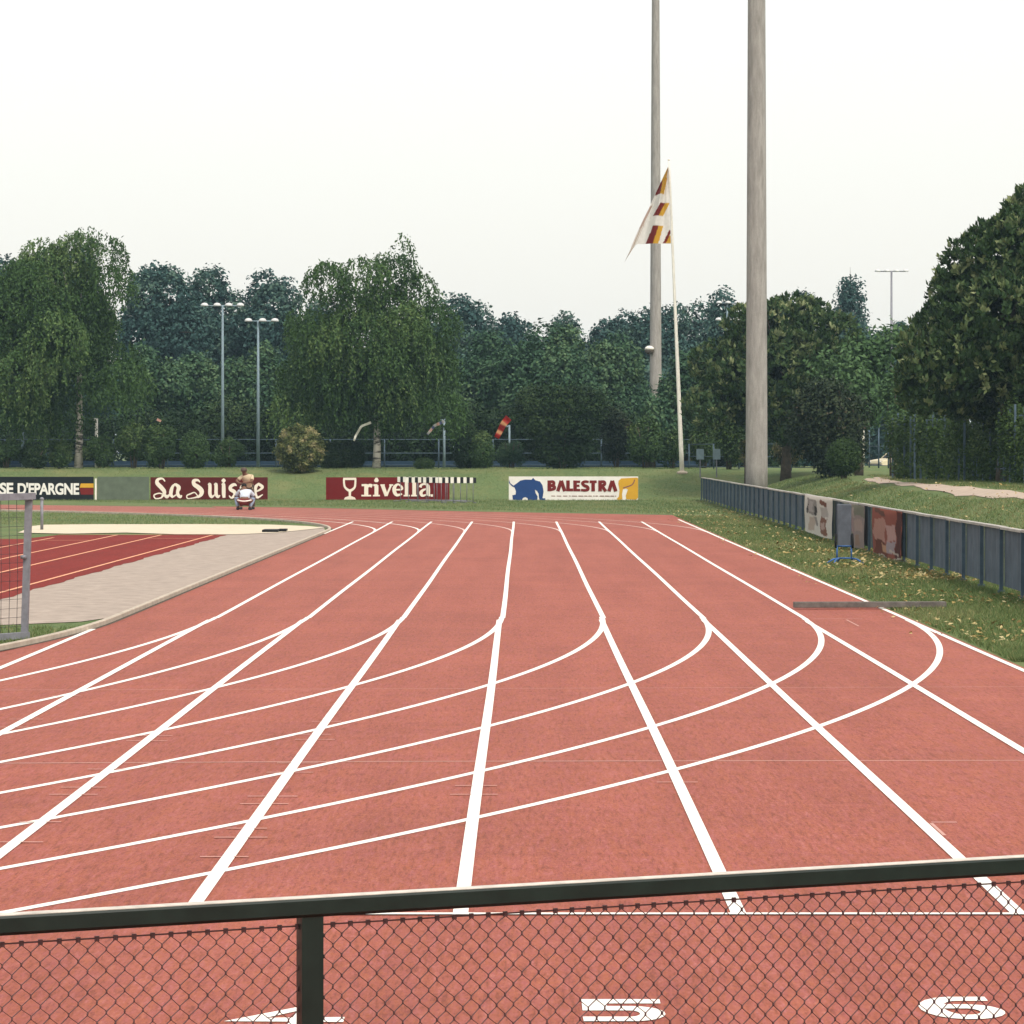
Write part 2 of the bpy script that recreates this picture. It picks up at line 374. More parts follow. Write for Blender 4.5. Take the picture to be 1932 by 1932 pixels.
for (px, py, dx, dy) in ((1757, 1555, 0, .55), (1757, 1553, .14, 0), (1597, 1170, 0, 1.4), (1535, 1168, .6, 0)):
    Y = FPX * CAMZ / (py - HY); x = PX(px, Y)
    lane_ribbon([(x, Y), (x + dx, Y - dy)], .02 if dx == 0 else .03, .0060, M['faint'], track, 'chalk_mark')
# numbers behind the start line
def number(name, strokes, cx, y0, w, h, sw, label):
    mb = MB(); step = 0
    for st in strokes:
        pts = [Vector((cx + (u - .5) * w, y0 + v * h)) for u, v in st]; n = len(pts); V = []
        for i, p in enumerate(pts):
            d0 = (p - pts[i - 1]).normalized() if i else (pts[1] - p).normalized(); d1 = (pts[i + 1] - p).normalized() if i < n - 1 else d0
            q0, q1 = Vector((-d0.y, d0.x)), Vector((-d1.y, d1.x)); q = (q0 + q1).normalized(); k = min(1.6, 1 / max(.3, q.dot(q0)))
            if i == 0: p = p - d0 * sw * .4
            if i == n - 1: p = p + d0 * sw * .4
            step += 1; z = .0068 + .00008 * step
            V += [(*(p + q * k * sw / 2), z), (*(p - q * k * sw / 2), z)]
        mb.add(V, [(2 * i, 2 * i + 1, 2 * i + 3, 2 * i + 2) for i in range(n - 1)]); step += 6
    o = mb.build(name, M['line'], track); tag(o, label); return o
def arc(cx, cy, rx, ry, a0, a1, n): return [(cx + rx * math.cos(R(a0 + (a1 - a0) * i / n)), cy + ry * math.sin(R(a0 + (a1 - a0) * i / n))) for i in range(n + 1)]
number('lane_number', [[(.66, -.02), (.66, .96), (.04, .36), (1.0, .36)]], -.845, 11.28, .33, .42, .10, 'white painted number 4')
number('lane_number', [[(.95, .95), (.10, .95), (.10, .58), (.62, .58)] + arc(.62, .30, .33, .28, 70, -80, 8) + [(.06, .02)]], .365, 11.43, .245, .40, .092, 'white painted number 5')
number('lane_number', [[(.88, .96)] + arc(.52, .48, .45, .48, 95, 268, 9) + arc(.58, .27, .38, .27, -75, 80, 8) + [(.16, .54)]], 1.605, 11.48, .24, .40, .088, 'white painted number 6')

# kerb round the inside of the lanes
def kerb():
    path = [(CX + (R0) * math.cos(t), TN + R0 * math.sin(t)) for t in np.linspace(-R(80), 0, 70)] + [(LX[0], y) for y in np.linspace(TN + 2, TF - 1, 24)] + \
           [(CX + R0 * math.cos(t), TF + R0 * math.sin(t)) for t in np.linspace(0, R(95), 90)]
    V = []; F = []; n = len(path); prof = [(.0, -.01), (.0, .052), (-.008, .06), (-.06, .06), (-.068, .052), (-.07, -.01)]
    for i in range(n):
        p = Vector(path[i]); t = (Vector(path[min(i + 1, n - 1)]) - Vector(path[max(i - 1, 0)])).normalized(); q = Vector((t.y, -t.x))
        for u, z in prof: V.append((*(p + q * u), z))
    k = len(prof)
    for i in range(n - 1):
        for j in range(k - 1): F.append((i * k + j, i * k + j + 1, (i + 1) * k + j + 1, (i + 1) * k + j)[::-1])
    me = bpy.data.meshes.new('kerb'); me.from_pydata(V, [], F); me.update()
    return tag(link('kerb', me, M['kerb']), kind='structure')
kerb()
shade_line = [(CX + (R0 + .025) * math.cos(t), TN + (R0 + .025) * math.sin(t)) for t in np.linspace(-R(80), 0, 70)] + [(LX[0] + .025, y) for y in np.linspace(TN + 2, TF - 1, 24)] + [(CX + (R0 + .025) * math.cos(t), TF + (R0 + .025) * math.sin(t)) for t in np.linspace(0, R(90), 70)]
lane_ribbon(shade_line, .05, .0065, M['bark'], track, 'kerb_shade_strip')  # kerb's shaded side painted as a dark strip on the track
lane_ribbon([(4.86, 101.75), (-1.4, 107.35), (-7.3, 114.35), (-11.4, 117.75)] + [(CX + (R8 + .2) * math.cos(t), TF + (R8 + .2) * math.sin(t)) for t in np.linspace(R(52), R(95), 30)], .22, .010, M['bark'], track, 'edge_strip')
# apron, runway, sand pit inside the lanes
edge = [(-7.2 + .03 * math.sin(y * 1.3) + .025 * math.sin(y * 4.1), y) for y in np.linspace(41, 77.6, 60)]
apron = sheet('apron', [(-4.97, 39.5), (-4.97, 80.5), (-5.4, 86.5), (-7.3, 80.5), (-7.5, 77.6), (-7.5, 41), (-8.2, 39), (-7.6, 37.0), (-6.2, 37.4), (-5.3, 38.2)], .002, M['gravel'])
apron2 = sheet('apron_edge', [(-7.6, 37.0), (-8.2, 39), (-7.5, 41), (-14, 41), (-14, 37.6), (-9, 36.6)], .002, M['gravel'])
runway = sheet('jump_runway', edge + [(-7.25, 77.6), (-11.3, 77.6), (-11.6, 74), (-14, 74), (-14, 41)], .005, M['dark_red'])
for x, y0, y1 in ((-7.53, 41, 77.4), (-8.78, 41, 77.4), (-9.85, 41, 77.4), (-11.05, 41, 75)):
    lane_ribbon([(x, y) for y in np.linspace(y0, y1, 12)], .07, .010, M['orange_line'], runway)
for x0, x1, y in ((-8.75, -7.5, 74.2), (-11.1, -9.85, 72.6), (-11.3, -7.25, 77.4)):
    lane_ribbon([(x0, y), (x1, y)], .10, .014, M['orange_line'], runway, 'cross_line')
pit = sheet('sand_pit', [(-5.25, 84.6), (-5.8, 86.4), (-7.0, 88.2), (-9, 88.7), (-12, 88.6), (-13.2, 88.0), (-13.4, 85.5), (-12.9, 82.5), (-12.6, 79.5), (-11.2, 78.5), (-9.9, 79.6), (-8.5, 78.0), (-7.0, 77.9), (-6.1, 79.5)], .012, M['sand'])
mb = MB(); mb.box((0, 0, .03), (.40, .9, .06)); mb.box((.26, .4, .04), (.2, .6, .05))
o = mb.build('drain_box', M['black'], None, (PX(512, 80.4), 80.4, .01)); tag(o, 'low dark box lying on the pale apron beside the sand pit', 'box')

# path on the bank behind the side fence
def path_strip():
    cl = [(11.55, 60), (11.6, 70), (11.75, 80), (11.85, 90), (12.0, 100), (12.2, 108), (12.7, 114), (13.6, 119), (15.2, 125), (17.4, 133), (20, 145), (23, 165)]
    pts = []
    for i in range(len(cl) - 1):
        for t in np.linspace(0, 1, 10, endpoint=False): pts.append(Vector(cl[i]).lerp(Vector(cl[i + 1]), t))
    V = []; F = []; n = len(pts); rp = random.Random(9)
    for i, p in enumerate(pts):
        t = (pts[min(i + 1, n - 1)] - pts[max(0, i - 1)]).normalized(); q = Vector((t.y, -t.x)); w = .40 + .06 * math.sin(i * .9) + rp.uniform(-.05, .05)
        for k in range(7):
            s = -w + 2 * w * k / 6; c = p + q * s; V.append((c.x, c.y, H(c.x, c.y) + .014))
    for i in range(n - 1):
        for k in range(6): F.append((i * 7 + k, i * 7 + k + 1, (i + 1) * 7 + k + 1, (i + 1) * 7 + k))
    return tag(link('path', fast_mesh('path', V, F, smooth=True), M['path']), kind='structure')
path_strip()

# ---------------------------------------------------------------- foreground railing
def railing():
    A = Vector((-1.19, 7.25, 0)); B = Vector((1.31, 8.30, 0)); d = (B - A).normalized(); ang = math.atan2(d.y, d.x)
    post_s = (Vector((-.4836 - .0183, 7.54, 0)) - A).dot(d)
    root = empty('railing', A, 'dark green tube railing with chain link mesh in the foreground', 'railing', rz=ang)
    zt = .970; hh = .046; s0, s1 = -3.2, 5.4
    mb = MB()                                                   # rounded rectangular section
    prof = [(-.024, -.015), (-.016, -.023), (.016, -.023), (.024, -.015), (.024, .017), (.020, .022), (-.020, .022), (-.024, .017)]
    V = [(s, y, zt + z) for s in (s0, s1) for y, z in prof]; k = len(prof)
    mb.add(V, [(i, (i + 1) % k, k + (i + 1) % k, k + i) for i in range(k)] + [list(range(k))[::-1], [k + i for i in range(k)]])
    mb.build('top_rail', M['rail'], root)
    mb = MB(); mb.box(((s0 + s1) / 2, .0, zt + .0232), (s1 - s0, .0400, .0016)); mb.build('rail_glint', M['rail_glint'], root)  # thin pale strip added as the sky's reflection along the rail
    pm = None
    for s in (post_s - 2.75, post_s, post_s + 2.75):
        if pm is None:
            m2 = MB(); m2.box((0, 0, (zt - .07) / 2), (.054, .040, zt + .03)); pm = m2.mesh('post', [M['rail']])
        link('post', pm, None, root, (s, .004, 0))
    # chain link: zigzag wires hooked into each other
    pw, ph, r, ztop, zbot = .0222, .0490, .0020, zt - .048, .05
    Vs = []; Fs = []; n = 0
    rows = int((ztop - zbot) / (ph / 2)); rnd = np.random.RandomState(4)
    for w in range(int((s1 - s0) / (pw / 1.0))):
        sc = s0 + w * pw; pts = []
        for i in range(rows + 1):
            side = 1 if (i + w) % 2 == 0 else -1
            z = ztop - i * ph / 2 + rnd.uniform(-.0008, .0008)
            sx = sc + side * (pw * .5 + .0012) + rnd.uniform(-.001, .001)
            bulge = .0035 * side
            pts.append((sx - side * .0022, .012 + bulge * .3, z + ph * .085)); pts.append((sx, .012 + bulge, z)); pts.append((sx - side * .0022, .012 + bulge * .3, z - ph * .085))
        pts = np.array(pts); 
        for q in range(4):
            an = math.pi / 4 + q * math.pi / 2
            Vs.append(pts + np.array([math.cos(an) * r, math.sin(an) * r, 0]))
        m = len(pts); b = n; i = np.arange(m - 1)
        for q in range(4):
            q2 = (q + 1) % 4; Fs.append(np.stack([b + q * m + i, b + q2 * m + i, b + q2 * m + i + 1, b + q * m + i + 1], 1))
        n += 4 * m
    o = link('chain_link_mesh', fast_mesh('chain_link_mesh', np.concatenate(Vs), np.concatenate(Fs)), M['wire'], root); o['kind'] = 'stuff'
    mb = MB(); mb.tube([(s0, .012, ztop + .002), (s1, .012, ztop + .002)], .002, 6, sm=False); mb.build('tension_wire', M['wire'], root)
    mk = MB()
    for w in range(int((s1 - s0) / pw / 2)): mk.box((s0 + 2 * w * pw + pw * .5, .012, ztop + .001), (.010, .007, .012), mi=0)
    o = mk.build('mesh_knots', M['wire'], root); o['kind'] = 'stuff'
railing()

# ---------------------------------------------------------------- side fence along the straight
def side_fence():
    A = Vector((6.90, 37.65, 0)); B = Vector((7.50, 133.4, 0)); d = (B - A); ln = d.length; d.normalize(); ang = math.atan2(d.y, d.x)
    root = empty('side_fence', A, 'long low slate blue sheet fence along the right side of the track', 'fence', rz=ang)
    pitch = 2.052; n = int(ln / pitch)
    mp = MB()                                                  # softly ribbed sheet
    V = []; F = []; cols = 17
    for i in range(cols):
        u = i / (cols - 1); y = .008 * math.sin(u * math.pi * 8)
        V += [(.02 + u * (pitch - .04), y, .10), (.02 + u * (pitch - .04), y, .925)]
    for i in range(cols - 1): F.append((2 * i, 2 * i + 2, 2 * i + 3, 2 * i + 1))
    mp.add(V, F); pm = mp.mesh('panel', [M['fence_panel']])
    mq = MB(); mq.box((0, .045, .47), (.045, .05, .94)); mq.box((0, .045, .02), (.09, .10, .05)); qm = mq.mesh('post', [M['fence_post']])
    mc = MB(); mc.box((pitch / 2, .01, .945), (pitch - .006, .11, .035)); cm = mc.mesh('cap_rail', [M['cap']])
    for i in range(n):
        link('panel', pm, None, root, (i * pitch, 0, 0)); o = link('cap_rail', cm, None, root, (i * pitch, 0, random.uniform(-.006, .006)))
    for i in range(n + 1): link('post', qm, None, root, (i * pitch, 0, 0))
    return A, d
FA, FD = side_fence()
def fence_at(px):
    """point on the track side of the fence seen at that column"""
    k = (px - HX) / FPX; t = (k * FA.y - FA.x) / (FD.x - k * FD.y); return FA + FD * t

def dye_mesh(name, V, F, cols, mat):
    me = fast_mesh(name, V, F); a = me.color_attributes.new('dye', 'FLOAT_COLOR', 'POINT')
    a.data.foreach_set('color', np.concatenate([np.asarray(cols, dtype=np.float32), np.ones((len(cols), 1), dtype=np.float32)], 1).ravel()); me.materials.append(mat); return me

def banner(px0, px1, ztop, zbot, fn, label, sag=.04, seed=1):
    a = fence_at(px0); b = fence_at(px1); nU, nV = 44, 36; V = []; C = []
    off = Vector((-FD.y, FD.x, 0)) * .10
    for j in range(nV + 1):
        for i in range(nU + 1):
            u, v = i / nU, j / nV; p = a.lerp(b, u) + off + Vector((-FD.y, FD.x, 0)) * (.015 * math.sin(u * 9 + seed) * (.3 + v) + .012 * math.sin(v * 5 + u * 4))
            z = ztop + (zbot - ztop) * v - sag * math.sin(u * math.pi) * v * .6
            V.append((p.x, p.y, z)); C.append(fn(u, v))
    F = [(j * (nU + 1) + i, j * (nU + 1) + i + 1, (j + 1) * (nU + 1) + i + 1, (j + 1) * (nU + 1) + i) for j in range(nV) for i in range(nU)]
    o = link('banner', dye_mesh('banner', V, F, C, M['dyed'])); tag(o, label, 'banner', 'cloth banners hung on the side fence')
def rects(base, lst):
    def fn(u, v):
        c = base
        for (x0, y0, x1, y1, cc) in lst:
            wx = .03 * math.sin(v * 13 + x0 * 20); wy = .03 * math.sin(u * 11 + y0 * 17)
            if x0 <= u + wx <= x1 and y0 <= v + wy <= y1: c = cc
        return c
    return fn
W_, G_, BR, PK, DK = (.76, .70, .64), (.34, .30, .28), (.22, .09, .06), (.52, .36, .31), (.06, .05, .05)
banner(1527, 1578, .97, .06, rects(W_, [(.10, .08, .42, .48, G_), (.10, .2, .16, .45, DK), (.33, .28, .42, .52, DK), (.18, .12, .32, .40, (.5, .44, .42)), (.15, .55, .35, .9, (.6, .48, .40)), (.36, .58, .44, .8, G_), (.58, .10, .84, .22, BR), (.58, .24, .84, .5, (.52, .46, .42)), (.58, .50, .84, .92, (.27, .12, .08)), (.60, .62, .78, .80, PK)]),
       'white cloth banner with brown and grey picture blocks on the fence', seed=1)
banner(1601, 1639, .93, .05, rects((.33, .26, .24), [(0, 0, 1, .26, (.22, .22, .17)), (.28, .1, .55, .35, (.42, .33, .30)), (.1, .3, .5, .7, (.38, .26, .26)), (.5, .35, .9, .62, (.42, .31, .27)), (.2, .66, .45, .95, (.30, .25, .20)), (.6, .7, .8, .95, (.34, .22, .17))]),
       'faded pinkish grey cloth banner on the fence behind the blue stand', seed=2)
banner(1656, 1711, .94, .02, rects((.33, .10, .07), [(.1, .02, .45, .12, (.14, .06, .04)), (.05, .22, .45, .70, (.52, .27, .22)), (.5, .12, .8, .3, (.34, .10, .07)), (.80, 0, 1, 1, (.11, .03, .025)), (.5, .3, .78, .62, (.56, .33, .30)), (.05, .68, .6, 1, (.17, .05, .03)), (.52, .62, .8, .85, (.42, .33, .36)), (.6, .82, .88, .86, (.6, .5, .44)), (.3, .72, .5, .85, (.55, .30, .18)), (0, .96, 1, 1, (.62, .55, .48))]),
       'red and salmon cloth banner at the near end of the row', seed=3)

# stand in front of the banners
def panel_stand():
    Y = 57.6; root = empty('panel_stand', (PX(1595, Y), Y, 0), 'tall grey padded panel on a blue steel stand with splayed feet beside the fence', 'stand', rz=R(-8))
    V = []; mb = MB(); mb.box((-.02, .0, .70), (.26, .06, .78)); p = mb.build('panel', M['grey_pad'], root)
    bv = p.modifiers.new('bevel', 'BEVEL'); bv.width = .025; bv.segments = 3
    for s in (-1, 1):
        mb = MB(); mb.tube([(s * .15 - .02, -.03, .30), (s * .155 - .02, -.05, .36), (s * .15 - .02, -.05, .50), (s * .15 - .02, -.02, .55)], .022, 8); mb.build('arm', M['black'], root)
        mb = MB(); mb.tube([(s * .13 - .02, -.02, .34), (s * .13 - .02, -.02, .10)], .016, 8); mb.build('upright', M['blue_steel'], root)
        mb = MB(); mb.tube([(s * .13, -.02, .11), (s * .22, -.10, .09), (s * .33, -.16, .02)], .016, 8); mb.build('foot', M['blue_steel'], root)
        mb = MB(); mb.tube([(s * .10, .0, .11), (s * .12, .16, .08), (s * .16, .30, .02)], .016, 8); mb.build('foot', M['blue_steel'], root)
    for zc in (.33, .11): mb = MB(); mb.tube([(-.16, -.02, zc), (.13, -.02, zc)], .016, 8); mb.build('crossbar', M['blue_steel'], root)
    mb = MB(); mb.tube([(-.1, -.02, .11), (-.17, -.22, .08), (-.19, -.34, .02)], .016, 8); mb.build('foot', M['blue_steel'], root)
panel_stand()
# plank lying across the outside lane
mb = MB(); mb.box((0, 0, .045), (1.98, .14, .075)); o = mb.build('plank', M['wood'], None, (PX(1641, 41.2), 41.2, .016)); o.rotation_euler = (0, 0, R(2.5))
tag(o, 'weathered grey plank lying across the outside lane onto the grass', 'plank'); bv = o.modifiers.new('bevel', 'BEVEL'); bv.width = .008; bv.segments = 2

# ---------------------------------------------------------------- small goal at the left
def goal():
    Y = 34.6; x = PX(46, Y); root = empty('small_goal', (x, Y, 0), 'grey metal frame of a small goal with netting at the left edge', 'goal')
    zt = PZ(938, Y)
    def tubebox(name, a, b, w):
        mb = MB(); mb.tube([a, b], w, 4, sm=False); return mb.build(name, M['galv'], root)
    W = -1.25
    tubebox('post', (0, 0, 0), (.05, 0, zt), .052)
    tubebox('crossbar', (.10, 0, zt + .012), (W, -1.8, zt - .02), .05)
    tubebox('ground_bar', (.04, -.02, .05), (W, -1.8, .04), .048)
    tubebox('post', (W, -1.8, 0), (W, -1.8, zt - .02), .052)
    mb = MB(); mb.lathe([(.03, -.02), (.036, 0), (.03, .02)], (.0, -.06, .9), 10); mb.tube([(0, -.06, .9), (0, .0, .9)], .012, 6); mb.build('clamp', M['galv'], root)
    mb = MB()
    a0, a1 = Vector((0, 0, 0)), Vector((W, -1.8, 0))
    for i in range(1, 18):
        t = i / 18; p = a0.lerp(a1, t); mb.tube([(p.x, p.y, .05), (p.x + .01 * math.sin(i), p.y + .03, .7), (p.x, p.y, zt - .02)], .0035, 4)
    for j in range(1, 15):
        z = .05 + (zt - .07) * j / 15; mb.tube([(a0.x, a0.y, z), ((a0.x + a1.x) / 2, (a0.y + a1.y) / 2 + .03, z - .01), (a1.x, a1.y, z)], .0028, 4)
    o = mb.build('net', M['net'], root); o['kind'] = 'stuff'
goal()
Y = 82.5; mb = MB(); mb.tube([(0, 0, 0), (0, 0, .80)], .04, 10); mb.lathe([(.05, .78), (.055, .82), (.03, .85), (.0, .855)], (0, 0, 0), 10)
o = mb.build('marker_post', M['galv'], None, (PX(79, Y), Y, 0)); tag(o, 'thin pale grey post standing just behind the small goal', 'post')

# ---------------------------------------------------------------- advertising boards
def strokes_mesh(name, polys, strokes, mat, parent, T, y0=-.002):
    """polys: filled outlines; strokes: lists of (x, y, width) in drawing units; T maps drawing units to board x, z"""
    mb = MB(); lay = 0
    for poly in polys:
        mb.add([(*[T(x, y)[0]], y0 - .0007 * lay, T(x, y)[1]) for x, y in poly], [list(range(len(poly)))]); lay += 1
    for st in strokes:
        # smooth the stroke
        P0 = np.array(st, dtype=float); n = len(P0)
        if n > 2:
            tt = np.linspace(0, n - 1, (n - 1) * 6 + 1); out = []
            for t in tt:
                i = min(int(t), n - 2); f = t - i
                p_1, p0, p1, p2 = P0[max(i - 1, 0)], P0[i], P0[i + 1], P0[min(i + 2, n - 1)]
                out.append(.5 * ((2 * p0) + (-p_1 + p1) * f + (2 * p_1 - 5 * p0 + 4 * p1 - p2) * f * f + (-p_1 + 3 * p0 - 3 * p1 + p2) * f ** 3))
            P0 = np.array(out)
        V = []; n = len(P0)
        for i in range(n):
            d = P0[min(i + 1, n - 1), :2] - P0[max(i - 1, 0), :2]; d = d / (np.hypot(*d) + 1e-9); q = np.array([-d[1], d[0]]) * P0[i, 2] / 2
            for s in (1, -1):
                X, Z = T(*(P0[i, :2] + s * q)); V.append((X, y0 - .0007 * lay - .00002 * i, Z))
        mb.add(V, [(2 * i, 2 * i + 1, 2 * i + 3, 2 * i + 2) for i in range(n - 1)]); lay += 1
    return mb.build(name, mat, parent)

BY = 133.0
def board(name, x0, x1, y0, y1, mat, label, back=True):
    """x0..x1, y0..y1: where the board shows in the photograph (1932 grid)"""
    X0, X1 = PX(x0, BY), PX(x1, BY); Z1, Z0 = PZ(y0, BY), PZ(y1, BY)
    root = empty(name, ((X0 + X1) / 2, BY, 0), label, 'board', 'advertising boards below the bank')
    w = X1 - X0
    mb = MB(); mb.box((0, .02, (Z0 + Z1) / 2), (w, .03, Z1 - Z0)); mb.build('sheet', mat, root)
    for s in (-.36, .0, .36):
        mb = MB(); mb.box((s * w, .06, Z1 / 2 - .05), (.06, .05, Z1 + .05)); mb.build('support', M['galv'], root)
    return root, w, Z0, Z1
def mapper(w, Z0, Z1, bx0, bx1, by0, by1):
    return lambda x, y: ((x - bx0) / (bx1 - bx0) * w - w / 2, Z1 - (y - by0) / (by1 - by0) * (Z1 - Z0))

# La Suisse
r, w, Z0, Z1 = board('advertising_board', 284, 505, 900.5, 942.5, M['maroon'], 'maroon board lettered La Suisse in cream blackletter behind two people')
T = mapper(w, Z0, Z1, 120, 1450, 305, 560)
def S(x, y): return [[(x + 78, y - 68, 12), (x + 55, y - 92, 24), (x + 10, y - 85, 38), (x + 12, y - 45, 44), (x + 60, y - 10, 52), (x + 95, y + 30, 54), (x + 90, y + 75, 40), (x + 50, y + 105, 22)],
                     [(x + 60, y + 100, 12), (x + 20, y + 50, 12), (x - 30, y + 65, 16), (x - 70, y + 85, 14), (x - 60, y + 118, 12), (x, y + 112, 14), (x + 60, y + 98, 22)]]
st = []
st += [[(285, 352, 14), (255, 320, 20), (205, 330, 32), (195, 370, 44), (240, 420, 48), (275, 465, 44), (270, 505, 34), (245, 525, 16)],
       [(262, 500, 12), (215, 488, 14), (160, 510, 16), (178, 548, 14), (240, 540, 16), (272, 505, 24), (305, 528, 38), (335, 505, 20)],
       [(405, 378, 18), (372, 410, 30), (355, 460, 42), (352, 505, 38), (378, 535, 26)], [(378, 530, 18), (410, 505, 14)], [(400, 382, 26), (440, 420, 46), (428, 470, 36), (432, 505, 38), (458, 530, 32), (475, 510, 12)]]
st += S(603, 430)
st += [[(775, 395, 14), (792, 382, 34), (795, 430, 38), (795, 495, 38), (815, 530, 30), (850, 505, 14)], [(845, 395, 14), (862, 382, 34), (865, 430, 38), (865, 495, 38), (885, 530, 30), (908, 510, 14)],
       [(930, 395, 14), (948, 382, 36), (951, 430, 42), (951, 490, 42), (955, 540, 30)], [(951, 318, 10), (950, 342, 50), (950, 368, 12)]]
for dx in (0, 128): st += [[(1098 + dx, 402, 12), (1070 + dx, 388, 34), (1030 + dx, 412, 38), (1030 + dx, 445, 40), (1072 + dx, 472, 42), (1078 + dx, 508, 40), (1040 + dx, 540, 22), (1012 + dx, 515, 12)]]
st += [[(1355, 372, 18), (1318, 410, 36), (1305, 460, 42), (1310, 505, 40), (1338, 535, 26), (1395, 502, 10)], [(1345, 380, 30), (1390, 415, 34), (1362, 448, 22), (1310, 470, 16)]]
strokes_mesh('lettering', [], st, M['print_cream'], r, T)

# rivella
r, w, Z0, Z1 = board('advertising_board', 615, 848, 900.5, 943, M['crimson'], 'crimson board with a drinking glass and the word rivella')
T = mapper(w, Z0, Z1, 185, 1580, 310, 567)
cup = [[(388, 330, 22), (390, 385, 22), (405, 430, 24), (455, 462, 30), (505, 430, 24), (516, 385, 22), (518, 330, 22)], [(380, 328, 26), (526, 328, 26)], [(455, 455, 30), (455, 530, 24)]]
strokes_mesh('glass_emblem', [[(388, 565), (400, 540), (440, 525), (470, 525), (510, 540), (524, 565)]], cup, M['print_cream'], r, T)
st = [[(640, 390, 46), (640, 520, 46)], [(588, 400, 24), (645, 398, 24)], [(585, 519, 18), (695, 519, 18)], [(655, 420, 20), (680, 402, 36), (708, 412, 38)],
      [(755, 400, 44), (755, 520, 44)], [(720, 400, 22), (765, 400, 22)], [(715, 519, 18), (795, 519, 18)], [(755, 315, 20), (755, 345, 50), (755, 365, 30)],
      [(822, 395, 42), (868, 522, 40)], [(868, 524, 22), (922, 395, 22)], [(800, 398, 16), (850, 398, 16)], [(900, 398, 16), (945, 398, 16)],
      [(965, 452, 18), (1040, 448, 20), (1040, 420, 24), (1000, 390, 20), (962, 420, 38), (958, 470, 42), (985, 512, 34), (1045, 500, 18)],
      [(1097, 318, 42), (1097, 520, 42)], [(1065, 322, 18), (1110, 322, 18)], [(1062, 519, 18), (1132, 519, 18)], [(1182, 318, 42), (1182, 520, 42)], [(1150, 322, 18), (1195, 322, 18)], [(1147, 519, 18), (1217, 519, 18)],
      [(1250, 425, 34), (1262, 398, 26), (1300, 386, 22), (1335, 405, 36), (1340, 450, 42), (1340, 500, 42), (1362, 520, 20)], [(1335, 440, 16), (1285, 455, 26), (1258, 485, 38), (1275, 520, 28), (1330, 505, 16)], [(1368, 518, 26), (1394, 518, 26)]]
strokes_mesh('lettering', [], st, M['print_cream'], r, T)

# BALESTRA with two elephants
r, w, Z0, Z1 = board('advertising_board', 960, 1204, 899, 945, M['board_white'], 'white board lettered BALESTRA between a blue and a yellow elephant')
T = mapper(w, Z0, Z1, 160, 1620, 300, 580)
strokes_mesh('blue_elephant', [[(165, 335), (175, 375), (212, 405), (245, 382), (290, 347), (345, 335), (415, 337), (435, 316), (462, 345), (512, 357), (540, 400), (553, 470), (545, 525), (540, 550), (572, 550), (572, 573), (508, 573), (500, 540), (497, 500), (478, 465), (455, 452), (462, 490), (485, 530), (482, 573), (377, 574), (372, 548), (345, 536), (318, 548), (310, 575), (205, 567), (200, 515), (236, 508), (240, 470), (226, 428), (195, 412), (162, 375)]], [], M['print_blue'], r, T)
strokes_mesh('yellow_elephant', [[(1400, 348), (1430, 322), (1600, 312), (1619, 320), (1619, 545), (1596, 566), (1486, 562), (1480, 520), (1505, 450), (1482, 438), (1448, 448), (1438, 500), (1442, 562), (1400, 570), (1376, 560), (1402, 530), (1410, 460), (1396, 385)]], [], M['print_yellow'], r, T)
strokes_mesh('elephant_trunk_line', [], [[(1582, 335, 12), (1550, 395, 14), (1450, 432, 14)]], M['print_brown'], r, T, y0=-.006)
w2 = 40
st = [[(617, 345, 42), (617, 470, 42)], [(617, 360, 30), (660, 362, 34), (668, 388, 34), (640, 405, 30)], [(620, 405, 30), (668, 412, 36), (672, 440, 36), (620, 456, 30)],
      [(712, 470, w2), (752, 348, w2)], [(752, 348, w2), (792, 470, w2)], [(828, 345, w2), (828, 470, w2)], [(828, 454, 32), (885, 454, 32)],
      [(908, 345, w2), (908, 470, w2)], [(908, 360, 28), (965, 360, 28)], [(908, 406, 26), (958, 406, 26)], [(908, 456, 28), (968, 456, 28)],
      [(1062, 362, 28), (1020, 358, 30), (992, 375, 34), (1010, 402, 34), (1048, 420, 36), (1052, 448, 36), (1020, 458, 30), (975, 455, 28)],
      [(1072, 360, 30), (1152, 360, 30)], [(1112, 360, w2), (1112, 470, w2)], [(1190, 345, w2), (1190, 470, w2)], [(1190, 360, 30), (1235, 362, 34), (1240, 392, 34), (1195, 410, 30)], [(1210, 405, 34), (1255, 470, 36)],
      [(1290, 470, w2), (1328, 348, w2)], [(1328, 348, w2), (1368, 470, w2)]]
strokes_mesh('lettering', [], st, M['print_red'], r, T)
rr = random.Random(5); st = []; x = 640
while x < 1370:
    l = rr.uniform(14, 60); st.append([(x, 524, 9), (min(x + l, 1380), 525, 9)]); x += l + rr.uniform(8, 22)
strokes_mesh('small_print_line', [], st, M['print_brown'], r, T)

